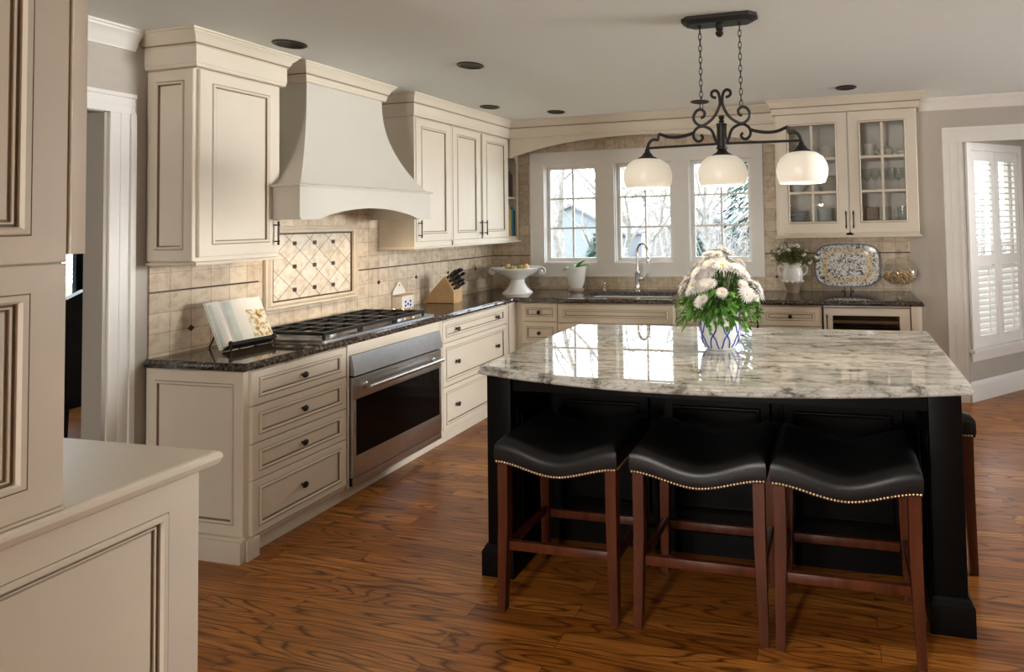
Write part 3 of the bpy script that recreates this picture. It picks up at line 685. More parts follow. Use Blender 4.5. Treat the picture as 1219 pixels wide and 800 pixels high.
crown('crown', [(.0005, -3.006), (.312, -3.006), (.312, -2.564), (.0005, -2.564)], 2.345, t)

t = thing('wall_cabinet', 'cream three-door wall cabinet with open bookshelf end in the window corner', 'cabinet', (.15, -.8, 1.38))
boxes('cabinet_body', M['cream'], [(.0125, .305, -1.503, -.206, 1.388, CZ-.002), (.0125, .30, -.206, -.0125, 2.30, CZ-.002)], parent=t)
doors = ((-1.482, -1.074), (-1.052, -.668), (-.640, -.222))
for k, (a, b) in enumerate(doors):
    d = front('door', FX(.305), a, b, 1.428, 2.352, t, s=.058)
    pull(FX(.325), (a+.022, b-.022, a+.022)[k], 1.475, 1.565, d)
boxes('face_frame', M['cream'], [(.305, .322, -1.503, -1.487, 1.388, 2.36), (.305, .322, -1.071, -1.055, 1.388, 2.36), (.305, .322, -1.487, -.206, 1.388, 1.424)], parent=t)
mb = MB(); mb.sweep([(0, 0), (.012, 0), (.014, .006), (.010, .014), (0, .018)], [(.013, -1.503), (.322, -1.503), (.322, -.0125)], 1.372); mb.box(.013, .322, -1.503, -.0125, 1.372, 1.3875)
mb.build('light_rail', M['cream'], t)
mb = MB(); mb.box(.0125, .30, -.205, -.03, 1.388, 1.43); mb.box(.0125, .022, -.205, -.03, 1.43, 2.30); mb.box(.0125, .305, -.045, -.0125, 1.388, 2.30); mb.box(.022, .29, -.205, -.045, 1.792, 1.81)
sc_ = [(-.205, 2.30), (-.205, 2.13)]+[(-.205+.16*i/12, 2.15+.045*math.sin(PI*i/12)**.6+.012*abs(math.sin(3*PI*i/12))) for i in range(1, 12)]+[(-.045, 2.13), (-.045, 2.30)]
mb.prism(sc_, .285, .305, lambda u, v, w: (w, u, v)); mb.build('open_shelf_end', M['cream'], t)
# arched valance over the windows
mb = MB(); X0, X1 = .326, 2.866
P = [(X0, CZ-.002), (X0, 2.175)]+[(X0+.02+(X1-X0-.04)*i/24, 2.185+.152*(1-abs(2*i/24-1)**2.3)) for i in range(25)]+[(X1, 2.175), (X1, CZ-.002)]
va = mb.prism(P, 0, .018, FY(-.182)).build('window_valance', M['cream'], smooth=0)
tag(va, 'cream arched valance board spanning over the sink windows', 'valance')
cr2_ = crown('trim_5', [(.0125, -1.505), (.322, -1.505), (.322, -.201), (2.866, -.201)], 2.362); struct(cr2_)
# books on the open end
def book(name, x0, x1, y0, y1, z0, z1, mat, label):
    r = thing(name, label, 'book', ((x0+x1)/2, (y0+y1)/2, z0), group='books on the open end shelf')
    mb = MB(); mb.box(x0, x1, y0, y0+.003, z0, z1); mb.box(x0, x1, y1-.003, y1, z0, z1); mb.box(x1-.003, x1, y0, y1, z0, z1, b=.001); mb.build('cover', mat, r)
    boxes('pages', M['paper'], [(x0+.004, x1-.004, y0+.0032, y1-.0032, z0+.003, z1-.004)], parent=r)
book('book', .05, .302, -.195, -.156, 1.4305, 1.72, M['bookred'], 'pink book at the near end of the lower open shelf')
book('book', .06, .300, -.155, -.134, 1.4305, 1.69, M['bookyel'], 'yellow-green book beside the pink one on the lower open shelf')
book('book', .05, .302, -.133, -.098, 1.4305, 1.71, M['bookteal'], 'teal-blue book on the lower open shelf')
book('book', .06, .298, -.097, -.065, 1.4305, 1.68, M['bookdark'], 'dark book at the window end of the lower open shelf')
book('book', .06, .282, -.19, -.15, 1.8105, 2.09, M['bookmar'], 'maroon book on the upper open shelf')
book('book', .06, .282, -.149, -.11, 1.8105, 2.06, M['bookdark'], 'black book in the middle of the upper open shelf')
book('book', .06, .280, -.109, -.08, 1.8105, 2.04, M['bookmar'], 'short maroon book at the window end of the upper open shelf')

# ---- range hood
HC = -2.087
t = thing('range_hood', 'cream flared range hood with arched apron over the cooktop', 'range hood', (.25, HC, 1.6))
def hring(z, X, h): return [(.0005, HC-h, z), (X, HC-h, z), (X, HC+h, z), (.0005, HC+h, z)]
rs = []
for i in range(17):
    u = i/16; g = u**2.25; rs.append(hring(2.41-.625*u, .298+.188*g, .297+.216*g))
rs = [hring(CZ-.002, .298, .297)]+rs
MB().rings(rs).build('hood_body', M['hoodp'], t, smooth=50)
mb = MB(); BX, BH = .50, .528
arch = [(HC-BH, 1.594), (HC-BH, 1.785), (HC+BH, 1.785), (HC+BH, 1.594)]+[(HC+.40-.80*i/20, 1.594+.068*math.sin(PI*(i/20))**.75) for i in range(21)]
mb.prism(arch, -.022, 0, FX(BX)); mb.box(.0125, BX-.022, HC-BH, HC-BH+.02, 1.594, 1.785); mb.box(.0125, BX-.022, HC+BH-.02, HC+BH, 1.594, 1.785); mb.box(.0125, BX-.022, HC-BH+.02, HC+BH-.02, 1.76, 1.785)
mb.sweep([(0, 0), (.014, 0), (.016, .006), (.012, .012), (0, .016)], [(.0125, HC-BH), (BX, HC-BH), (BX, HC+BH), (.0125, HC+BH)], 1.775)
for a, b in ((HC-BH, HC-.40), (HC+.40, HC+BH)):
    mb.box(BX, BX+.008, a, b, 1.592, 1.602)
mb.build('apron', M['hoodp'], t)
boxes('hood_liner', M['steel'], [(.03, BX-.03, HC-.50, HC+.50, 1.70, 1.71)], parent=t)
for y in (HC-.26, HC+.26):
    MB().lathe([(.035, 1.6995), (.035, 1.694), (.028, 1.692), (.0001, 1.693)], (.33, y, 0), n=16).build('hood_lamp', M['bulb'], t)
    spot('hood_spot', (.33, y, 1.685), 9, (1, .74, .46), 2.2, .8, .03)
crown('crown', [(.0005, HC-.299), (.300, HC-.299), (.300, HC+.299), (.0005, HC+.299)], 2.412, t)

# ---- framed diamond tile panel behind the cooktop
t = thing('tile_panel', 'framed stone panel of diamond tiles with dark dots behind the cooktop', 'tile panel', (.012, -2.066, 1.04))
TP = FX(.0125); U0, U1, Z0, Z1 = -2.412, -1.720, 1.053, 1.562
mb = MB(); seq = [(0, 0), (0, .014), (.004, .020), (.012, .022), (.018, .016), (.030, .026), (.040, .026), (.046, .016), (.046, 0)]
mb.rings([[TP(u, v, w) for u, v in inset(U0, U1, Z0, Z1, i)] for i, w in seq], loop=True); mb.build('stone_frame', M['stonetrim'], t)
mb = MB(); mb.rings([[TP(u, v, w) for u, v in inset(U0, U1, Z0, Z1, i)] for i, w in ((.0465, 0), (.0465, .016), (.054, .016), (.054, 0))], loop=True); mb.build('pencil_liner', M['accent'], t)
boxes('diamond_tiles', M['tileD'], [(.0126, .022, U0+.0545, U1-.0545, Z0+.0545, Z1-.0545)], parent=t)
for i in (-1, 0, 1):
    for j in (-1, 0, 1):
        y, z = -2.066+i*.145, 1.307+j*.145
        boxes('dot_tile', M['accent'], [(.022, .0265, y-.0125, y+.0125, z-.0125, z+.0125)], parent=t, b=.0015)

# ---- glass-front cabinet
t = thing('glass_cabinet', 'cream wall cabinet with two glass doors showing white dishes', 'cabinet', (3.43, -.16, 1.38))
GX0, GX1, GZ0, GZ1 = 2.870, 3.992, 1.40, CZ-.002
boxes('cabinet_body', M['cream'], [(GX0, GX0+.018, -.318, -.0125, GZ0, GZ1), (GX1-.018, GX1, -.318, -.0005, GZ0, GZ1), (GX0+.018, GX1-.018, -.318, -.0125, GZ0, GZ0+.025), (GX0+.018, GX1-.018, -.318, -.0125, 2.36, GZ1), (3.448, 3.464, -.318, -.0225, GZ0+.025, 2.36)], parent=t)
boxes('cabinet_lining', M['melamine'], [(GX0+.0185, 3.4475, -.022, -.0128, GZ0+.0252, 2.3598), (3.4645, GX1-.0185, -.022, -.0128, GZ0+.0252, 2.3598), (GX0+.0182, GX0+.020, -.317, -.0222, GZ0+.0252, 2.3598), (GX1-.020, GX1-.0182, -.317, -.0222, GZ0+.0252, 2.3598)], parent=t)
boxes('face_frame', M['cream'], [(GX0, GX0+.03, -.33, -.318, GZ0, 2.42), (GX1-.03, GX1, -.33, -.318, GZ0, 2.42), (3.43, 3.482, -.33, -.318, GZ0, 2.42), (GX0+.03, GX1-.03, -.33, -.318, GZ0, GZ0+.03)], parent=t)
SH = (2.028, 1.752)
for z in SH:
    [boxes('shelf', M['melamine'], [q], parent=t) for q in ((GX0+.0205, 3.447, -.30, -.0225, z-.009, z+.009), (3.465, GX1-.0205, -.30, -.0225, z-.009, z+.009))]
TG = FY(-.331)
for k, (a, b) in enumerate(((2.888, 3.452), (3.462, 3.988))):
    mb = MB(); s, th = .082, .020
    seq = [(0, 0, 0), (0, th-.003, 0), (.003, th, 0), (s-.0028, th, 0), (s-.0014, th-.0025, 1), (s, th, 1), (s+.004, th+.005, 0), (s+.009, th+.0045, 0), (s+.013, th-.004, 0), (s+.0145, th-.006, 1), (s+.0145, 0, 1)]
    mb.rings([[TG(u, v, w) for u, v in inset(a, b, 1.418, 2.402, i)] for i, w, m in seq], [m for _, _, m in seq[1:]]+[0], loop=True)
    d = mb.build('door', [M['cream'], M['glaze']], t, smooth=0)
    um = (a+b)/2; mb = MB(); mb.prism(rectp(um-.010, um+.010, 1.515, 2.305), .004, .016, TG)
    for z in SH: mb.prism(rectp(a+.095, b-.095, z-.010, z+.010), .0042, .0158, TG)
    mb.build('door_muntin', M['cream'], d, smooth=0)
    MB().prism(rectp(a+.09, b-.09, 1.51, 2.31), .0005, .0030, TG).build('door_glass', M['cabglass'], d, smooth=0)
    pull(FY(-.351), (b-.024, a+.024)[k], 1.475, 1.575, d)
mb = MB(); mb.sweep([(0, 0), (.012, 0), (.014, .006), (.010, .014), (0, .018)], [(GX0, -.0125), (GX0, -.345), (GX1, -.345), (GX1, -.0005)], 1.382); mb.box(GX0, GX1, -.345, -.0125, 1.382, 1.3995); mb.build('light_rail', M['cream'], t)
crown('crown', [(GX0-.001, -.002), (GX0-.001, -.345), (GX1+.001, -.345), (GX1+.001, -.0005)], 2.405, t)
# ---- dishes inside
ORD = ['lowest', 'second', 'third', 'fourth', 'fifth', 'sixth', 'seventh', 'eighth', 'ninth', 'tenth', 'eleventh', 'twelfth']
def stack(name, prof, x, y, z, n, dz, mat, cat, desc, group):
    src = None
    for k in range(n):
        lab = ('%s %s' % (ORD[k] if k < n-1 else 'topmost', desc))
        if src is None:
            src = MB().lathe(prof, n=22).build(name, mat); src.location = (x, y, z); tag(src, lab, cat, group)
        else:
            c = src.copy(); C.objects.link(c); c.location = (x, y, z+dz*k); c['label'] = lab
PL = lambda r: [(.0001, 0), (r*.55, 0), (r*.6, .003), (r, .014), (r, .0165), (r*.58, .006), (.0001, .005)]
BO = lambda r, h: [(.0001, 0), (r*.5, 0), (r*.52, .006), (r*.85, h*.55), (r, h), (r*.96, h), (r*.8, h*.55), (r*.4, .010), (.0001, .009)]
FZ = GZ0+.0255
stack('dinner_plate', PL(.092), 3.045, -.17, FZ, 10, .0185, M['ceramic_blue'], 'plate', 'plate of the pale blue stack on the glass cabinet floor', 'pale blue plates in the glass cabinet')
stack('cereal_bowl', BO(.068, .06), 3.262, -.17, FZ, 6, .027, M['ceramic_blue'], 'bowl', 'bowl of the tall pale stack on the glass cabinet floor', 'pale bowls in the glass cabinet')
stack('side_plate', PL(.085), 3.31, -.17, SH[1]+.0095, 8, .0165, M['ceramic'], 'plate', 'plate of the white stack on the middle left shelf', 'white plates on the middle left shelf')
stack('soup_bowl', BO(.075, .05), 3.30, -.17, SH[0]+.0095, 3, .030, M['ceramic'], 'bowl', 'white bowl of the stack on the top left shelf', 'white bowls on the top left shelf')
def cup(x, y, z, r, h, label, mat, group=None, ang=0, cat='cup', name='teacup'):
    t = thing(name, label, cat, (x, y, z), group=group)
    MB().lathe([(.0001, 0), (r*.7, 0), (r*.72, .004), (r*.95, h*.5), (r, h), (r*.94, h), (r*.88, h*.5), (r*.6, .007), (.0001, .006)], (x, y, z), n=18).build('cup_body', mat, t)
    ca, sa = math.cos(ang), math.sin(ang)
    MB().tube(cr([(x+ca*r*q, y+sa*r*q, z+h*v) for q, v in ((.92, .82), (1.35, .85), (1.65, .6), (1.45, .32), (.9, .25))], 4), .0045, 7).build('handle', mat, t)
    return t
cup(3.372, -.14, FZ, .034, .075, 'small white cup right of the pale bowl stack', M['ceramic'], ang=-.6)
cup(3.205, -.15, SH[0]+.0095, .033, .055, 'white cup left of the bowls on the top left shelf', M['ceramic'], ang=2.4)
cup(3.01, -.16, SH[0]+.0095, .034, .08, 'white cup at the left end of the top left shelf', M['ceramic'], ang=-.5)
stack('serving_bowl', BO(.08, .05), 3.03, -.17, SH[1]+.0095, 3, .028, M['ceramic'], 'bowl', 'white bowl of the stack on the middle left shelf', 'white bowls on the middle left shelf')
# right door, top shelf: cups, teapot, sugar bowl, creamer
z = SH[0]+.0095
def teapot(x, y, z, s, label, name='teapot'):
    t = thing(name, label, 'teapot' if name == 'teapot' else 'sugar bowl', (x, y, z))
    mb = MB().lathe([(.0001, 0), (s*.55, 0), (s*.6, s*.08), (s*.95, s*.5), (s, s*.75), (s*.85, s*1.1), (s*.5, s*1.3), (.0001, s*1.3)], (x, y, z), n=20)
    mb.build('pot_body', M['ceramic'], t)
    MB().lathe([(s*.5, s*1.3), (s*.42, s*1.45), (s*.12, s*1.6), (s*.1, s*1.68), (s*.17, s*1.8), (.0001, s*1.92)], (x, y, z), n=16).build('lid', M['ceramic'], t)
    MB().tube(cr([(x+s*.85, y, z+s*1.0), (x+s*1.35, y, z+s*1.1), (x+s*1.5, y, z+s*.7), (x+s*.92, y, z+s*.4)], 4), s*.09, 7).build('handle', M['ceramic'], t)
    if name == 'teapot': MB().tube(cr([(x-s*.85, y, z+s*.5), (x-s*1.25, y, z+s*.75), (x-s*1.45, y, z+s*1.25)], 4), [s*.2, s*.19, s*.18, s*.17, s*.15, s*.14, s*.13, s*.12, s*.11], 8).build('spout', M['ceramic'], t)
    else: MB().tube(cr([(x-s*.85, y, z+s*1.0), (x-s*1.35, y, z+s*1.1), (x-s*1.5, y, z+s*.7), (x-s*.92, y, z+s*.4)], 4), s*.09, 7).build('handle', M['ceramic'], t)
cup(3.64, -.17, z, .045, .058, 'lower white cup of the pair on the top right shelf', M['ceramic'], ang=.3)
cup(3.64, -.17, z+.0535, .044, .058, 'upper white cup stacked on another on the top right shelf', M['ceramic'], ang=2.6)
cup(3.555, -.17, z, .03, .05, 'small white cup at the left of the top right shelf', M['ceramic'], ang=1.0)
teapot(3.772, -.16, z, .058, 'white teapot at the middle of the top right shelf')
teapot(3.90, -.17, z, .044, 'white lidded sugar bowl at the right of the top right shelf', 'sugar_bowl')
# right door, middle shelf: stemmed glasses; bottom: mugs
GP = [(.0001, 0), (.032, 0), (.032, .002), (.005, .006), (.004, .07), (.006, .078), (.026, .095), (.036, .125), (.036, .15), (.031, .185), (.0295, .185), (.034, .15), (.034, .125), (.024, .098), (.0001, .082)]
src = None
for k, (x, y) in enumerate(((3.545, -.20), (3.615, -.13), (3.675, -.21), (3.745, -.14), (3.805, -.21), (3.865, -.13), (3.92, -.2))):
    lab = '%s stemmed wine glass on the middle right shelf' % ('first', 'second', 'third', 'fourth', 'fifth', 'sixth', 'seventh')[k] + ' counted from the centre stile'
    if src is None: src = MB().lathe(GP, n=18).build('wine_glass', M['clear']); src.location = (x, y, SH[1]+.0095); tag(src, lab, 'glass', 'wine glasses in the cabinet')
    else: c = src.copy(); C.objects.link(c); c.location = (x, y, SH[1]+.0095); c['label'] = lab
cup(3.76, -.17, FZ, .046, .20, 'left tall glass mug on the glass cabinet floor', M['clear'], 'glass mugs', .2, 'mug', 'glass_mug')
cup(3.885, -.18, FZ, .046, .20, 'right tall glass mug on the glass cabinet floor', M['clear'], 'glass mugs', .4, 'mug', 'glass_mug')
cup(3.54, -.17, FZ, .036, .13, 'small glass mug beside the centre stile on the cabinet floor', M['clear'], None, .4, 'mug', 'glass_mug')
b_ = boxes('storage_tin', M['stoneware'], [(3.60, 3.70, -.10, -.05, FZ, FZ+.20)], b=.004); del b_['kind']; tag(b_, 'brown upright box at the back of the glass cabinet floor', 'box')

# ================================================================== recessed lights
CANP = [(.541, -2.714), (1.182, -2.067), (.570, -.905), (.98, -.526), (2.279, -.54), (3.449, -.697)]
CANL = ['recessed ceiling light above the near wall cabinet', 'recessed ceiling light above the aisle between hood and island', 'recessed ceiling light near the three-door wall cabinet', 'recessed ceiling light nearest the window corner of the valance', 'recessed ceiling light over the sink windows near the pendant chain', 'recessed ceiling light over the glass-front cabinet']
src = None
for (x, y), lab in zip(CANP, CANL):
    if src is None:
        src = thing('recessed_light', lab, 'ceiling light', (x, y, CZ), group='recessed ceiling lights')
        tag(MB().lathe([(.060, CZ-.0002), (.078, CZ-.0002), (.080, CZ-.004), (.074, CZ-.008), (.062, CZ-.007), (.060, CZ-.0002)], (x, y, 0), n=28, cap=False).build('trim_ring', M['bronze'], src), 'dark bronze ring')
        MB().lathe([(.0605, CZ-.001), (.0605, CZ-.0035), (.05, CZ-.003), (.0001, CZ-.002)], (x, y, 0), n=24).build('baffle', M['black'], src)
    else: dup(src, (x, y, CZ), 0, lab)
# ================================================================== island
t = thing('kitchen_island', 'black painted kitchen island with panelled knee space and corner posts', 'island', (2.8, -2.4, 0))
IX0, IX1, IYF, IYB = 1.80, 3.775, -2.875, -1.865
BF = -2.535
boxes('island_body', M['black'], [(IX0+.02, 3.43, BF+.02, IYB-.02, .0, .8735), (3.43, IX1-.12, BF+.008, BF+.02, .0, .8735)], parent=t)
PLP = [(0, 0), (.020, 0), (.020, .105), (.017, .112), (.012, .117), (.010, .126), (.003, .134), (0, .134)]
def plinth(par, x0, x1, y0, y1): MB().sweep(PLP, [(x0, y0), (x1, y0), (x1, y1), (x0, y1)], 0, closed=True).build('plinth', M['black'], par)
def wing(name, x0, x1, inner, lab=None):
    w = boxes(name, M['black'], [(x0, x1, IYF, BF+.008, .0, .8735)], parent=t, b=.003)
    plinth(w, x0, x1, IYF, BF+.007)
    if inner > 0: ring_panel(MB(), FX(x1), IYF+.05, BF-.03, .17, .72, .03, .006, 0).build('wing_panel', [M['black'], M['black']], w, smooth=0)
    else: ring_panel(MB(), FXM(x0), IYF+.05, BF-.03, .17, .72, .03, .006, 0).build('wing_panel', [M['black'], M['black']], w, smooth=0)
    return w
wing('corner_post', IX0, IX0+.115, 1); wing('corner_post', IX1-.117, IX1, -1)
w = boxes('corner_post', M['black'], [(IX1-.117, IX1, IYB-.09, IYB, 0, .8735)], parent=t, b=.003); plinth(w, IX1-.117, IX1, IYB-.09, IYB)
boxes('side_panel', M['black'], [(IX0, IX0+.02, BF+.02, IYB-.02, 0, .8735), (IX0, IX1-.117, IYB-.02, IYB, 0, .8735)], parent=t)
boxes('apron_rail', M['black'], [(IX0+.115, IX1-.117, IYF+.02, IYF+.045, .80, .8735), (IX1-.045, IX1-.02, BF+.02, IYB-.09, .80, .8735)], parent=t)
for a, b in ((1.965, 2.445), (2.525, 3.025), (3.085, 3.60)):
    ring_panel(MB(), FY(BF+.008), a, b, .15, .72, .045, .018, 0).build('knee_panel', [M['black'], M['black']], t, smooth=0)
mb = MB(); mb.box(IX0+.14, IX1-.14, BF-.02, BF+.007, 0, .10); mb.build('base_board', M['black'], t)
# island worktop: bowed front, ogee edge
P = []
for i in range(33):
    u = i/32; x = 1.765+(3.815-1.765)*u
    P.append((x, -2.885-.165*(1-(2*u-1)**2)))
P += [(3.815, -1.83), (1.765, -1.83)]
EI = [(-.012, 0), (-.004, .001), (.002, .006), (.004, .012), (.001, .018), (-.006, .023), (-.008, .027), (-.004, .032), (-.006, .0375), (-.011, .040)]
tag(slab('island_worktop', P, .874, .914, EI, M['granite']), 'pale veined granite slab with bowed front on the black island', 'countertop')

# ================================================================== stools
def make_stool(label):
    t = thing('bar_stool', label, 'stool', (0, 0, 0), group='saddle-seat bar stools')
    WX2, DY2 = .255, .20
    def ztop(x, y):
        q = abs(x/WX2); return .627+.058*(q*q*(3-2*q)) - .004*(y/DY2)**2
    def zbot(x):
        q = min(1, abs(x/WX2)); return .540+.045*(q*q*(3-2*q))
    # saddle seat: grid of cross-sections, rounded rim
    nx, ny = 28, 12; mb = MB(); bm = mb.bm
    def se(i, n): q = -1+2*i/n; return math.copysign(1-(1-abs(q))**1.5, q)
    top = [[None]*(ny+1) for _ in range(nx+1)]; rim = {}
    def edge(x, y):
        d = min(1-abs(x)/WX2, 1-abs(y)/DY2); return d
    for i in range(nx+1):
        for j in range(ny+1):
            x, y = se(i, nx)*WX2, se(j, ny)*DY2
            d = min((WX2-abs(x)), (DY2-abs(y))); dr_ = max(0, 1-d/.030)
            top[i][j] = bm.verts.new((x*(1-.012*dr_), y*(1-.012*dr_), ztop(x, y)-.016*dr_**2.2))
    for i in range(nx):
        for j in range(ny): mb.face([top[i][j], top[i+1][j], top[i+1][j+1], top[i][j+1]])
    loop = [(i, 0) for i in range(nx)]+[(nx, j) for j in range(ny)]+[(i, ny) for i in range(nx, 0, -1)]+[(0, j) for j in range(ny, 0, -1)]
    prev = [top[i][j] for i, j in loop]
    for f, o in ((.12, .004), (.3, .006), (.75, .006), (1.0, .002), (1.0, -.03)):
        cur = []
        for i, j in loop:
            x, y = se(i, nx)*WX2, se(j, ny)*DY2; zt = ztop(x, y)-.016; zb = zbot(x)
            cur.append(bm.verts.new((x*(1+o/WX2), y*(1+o/DY2), zt+(zb-zt)*f)))
        n = len(cur)
        for k in range(n): mb.face([prev[k], prev[(k+1) % n], cur[(k+1) % n], cur[k]])
        prev = cur
    mb.face(prev[::-1])
    tag(mb.build('seat', M['leather'], t, local=True, smooth=60), 'black leather saddle seat')
    nb = MB()
    def nail(x, y, ax):
        nb.lathe([(.0056, -.0005), (.0050, .0016), (.003, .0032), (.0001, .0036)], (x, y, zbot(x)+.007), ax, n=7)
    k = 42
    for i in range(k+1):
        x = -WX2+.004+(2*WX2-.008)*i/k
        nail(x, -DY2-.0035, (0, -1, 0)); nail(x, DY2+.0035, (0, 1, 0))
    for i in range(1, 32):
        y = -DY2+2*DY2*i/32; nail(WX2+.0035, y, (1, 0, 0)); nail(-WX2-.0035, y, (-1, 0, 0))
    o = nb.build('nailhead_trim', M['brass'], t, local=True); tag(o, 'row of brass nailheads', kind='stuff')
    for sx in (-1, 1):
        for sy in (-1, 1):
            lb = MB(); x, y = sx*(WX2-.024), sy*(DY2-.026)
            lb.rings([[(x+sx*e+a*w, y+sy*e+b*w, z) for a, b in ((-1, -1), (1, -1), (1, 1), (-1, 1))] for z, w, e in ((0, .0155, .008), (.02, .016, .008), (.35, .0205, .0), (.585, .0215, .0))])
            lb.build('leg', M['mahogany'], t, local=True, smooth=0)
    for q in ((-WX2+.045, WX2-.045, -DY2+.016, -DY2+.036, .235, .27), (-WX2+.045, WX2-.045, DY2-.036, DY2-.016, .195, .23), (-WX2+.014, -WX2+.034, -DY2+.047, DY2-.047, .215, .25), (WX2-.034, WX2-.014, -DY2+.047, DY2-.047, .215, .25)):
        MB().box(*q, b=.002).build('stretcher', M['mahogany'], t, local=True)
    fr = MB(); fr.box(-WX2+.004, WX2-.004, -DY2+.004, DY2-.004, .51, .545)
    return t
s1 = make_stool('black leather saddle stool nearest the oven, leftmost of three along the island front')
s1.location = (2.235, -2.893, 0)
dup(s1, (2.806, -2.888, 0), 0, 'black leather saddle stool in the middle of three along the island front')
dup(s1, (3.343, -2.893, 0), math.radians(0), 'black leather saddle stool in front of the right corner post, rightmost of three')
dup(s1, (3.695, -2.235, 0), PI/2, 'black leather saddle stool tucked under the right end of the island, half hidden')

# ================================================================== pendant light
PY, PXc = -2.46, 2.815
t = thing('pendant_light', 'black scrolled iron pendant with three opal glass shades over the island', 'pendant light', (PXc, PY, CZ))
mb = MB()
oct_ = lambda hx, hy, c: [(PXc-hx+c, PY-hy), (PXc+hx-c, PY-hy), (PXc+hx, PY-hy+c), (PXc+hx, PY+hy-c), (PXc+hx-c, PY+hy), (PXc-hx+c, PY+hy), (PXc-hx, PY+hy-c), (PXc-hx, PY-hy+c)]
mb.rings([[(x, y, z) for x, y in oct_(hx, hy, .035)] for hx, hy, z in ((.185, .062, CZ-.0005), (.185, .062, CZ-.018), (.172, .050, CZ-.026), (.165, .044, CZ-.034))])
mb.lathe([(.018, CZ-.034), (.018, CZ-.06), (.012, CZ-.064), (.020, CZ-.072), (.020, CZ-.082), (.010, CZ-.094), (.0001, CZ-.096)], (PXc, PY, 0), n=14)
for sx in (-1, 1): mb.lathe([(.010, CZ-.034), (.010, CZ-.042), (.004, CZ-.048)], (PXc+sx*.1, PY, 0), n=10)
mb.build('ceiling_canopy', M['iron'], t)
def spiral(cx, cz, r0, r1, a0, a1, n=22):
    return [(cx+(r0+(r1-r0)*i/n)*math.cos(a0+(a1-a0)*i/n), PY, cz+(r0+(r1-r0)*i/n)*math.sin(a0+(a1-a0)*i/n)) for i in range(n+1)]
for sx in (-1, 1):
    ch = MB(); z0, z1 = CZ-.044, 2.085; n = 14; L = (z0-z1)/n
    for k in range(n):
        zc = z0-L*(k+.5); pts = []
        for i in range(14):
            a = 2*PI*i/14; hx, hz = .0075*math.cos(a), (L*.5+.004)*math.sin(a)
            pts.append((PXc+sx*.098+(hx if k % 2 else 0), PY+(0 if k % 2 else hx), zc+hz))
        ch.tube(pts, .0022, 6, loop=True)
    ch.build('chain', M['iron'], t)
    # scroll work of this side
    sc = MB()
    def S(pts, r=.0072): sc.tube([(PXc+sx*x, PY, z) for x, z in pts], r, 8)
    top = [(.024, 2.135), (.036, 2.137), (.047, 2.148), (.043, 2.165), (.026, 2.170), (.012, 2.156), (.006, 2.125), (.010, 2.09), (.034, 2.045), (.068, 2.015), (.100, 2.003), (.128, 2.018), (.139, 2.046), (.124, 2.075), (.100, 2.082), (.083, 2.066), (.088, 2.046), (.102, 2.042)]
    S([(p.x, p.y) for p in cr([V(x, z, 0) for x, z in top], 5)])
    low = [(.104, 1.958), (.094, 1.944), (.106, 1.928), (.126, 1.930), (.140, 1.950), (.135, 1.978), (.110, 1.998), (.080, 1.996), (.050, 1.976), (.034, 1.935), (.026, 1.915)]
    S([(p.x, p.y) for p in cr([V(x, z, 0) for x, z in low], 5)])
    arm = [(.137, 1.972), (.165, 1.962), (.22, 1.953), (.27, 1.957), (.312, 1.972), (.318, 1.962), (.322, 1.945), (.345, 1.948), (.365, 1.935), (.378, 1.905), (.378, 1.885)]
    S([(p.x, p.y) for p in cr([V(x, z, 0) for x, z in arm], 5)], .0078)
    S([(.02, 1.910), (.376, 1.906)], .0062)
    sc.build('scroll_arm', M['iron'], t)
mb = MB(); mb.lathe([(.0001, 2.048), (.012, 2.044), (.015, 2.034), (.008, 2.026), (.015, 2.018), (.010, 2.010), (.027, 2.006), (.027, 2.0), (.024, 1.996), (.024, 1.895), (.028, 1.890), (.028, 1.884), (.012, 1.878), (.012, 1.868)], (PXc, PY, 0), n=20); mb.build('hub', M['iron'], t)
for k, x in enumerate((PXc-.378, PXc, PXc+.378)):
    s = MB(); R = .120
    prof = [(.045, 1.852), (.07, 1.846), (.098, 1.826), (.115, 1.797), (.121, 1.768), (.118, 1.738), (.107, 1.708), (.104, 1.706), (.104, 1.709), (.114, 1.740), (.117, 1.768), (.111, 1.796), (.095, 1.822), (.068, 1.841), (.045, 1.847)]
    sh = s.lathe(prof, (x, PY, 0), n=36, cap=False).build('lamp_shade', M['opal'], t, smooth=60); sh['label'] = 'round opal glass shade'
    MB().lathe([(.008, 1.905), (.012, 1.895), (.014, 1.886), (.022, 1.878), (.028, 1.868), (.048, 1.856), (.050, 1.850), (.044, 1.846), (.0001, 1.846)], (x, PY, 0), n=20).build('socket_cap', M['iron'], t)
    MB().lathe([(.0001, 1.846), (.014, 1.845), (.014, 1.81), (.026, 1.79), (.030, 1.77), (.022, 1.745), (.0001, 1.738)], (x, PY, 0), n=14).build('light_bulb', M['bulb'], t)
    l = bpy.data.lights.new('pendant_lamp', 'POINT'); l.energy = 3.0; l.color = (1, .80, .55); l.shadow_soft_size = .03
    o = bpy.data.objects.new('pendant_lamp', l); C.objects.link(o); o.location = (x, PY, 1.715)

# ================================================================== on the left worktop
ZC = .9142
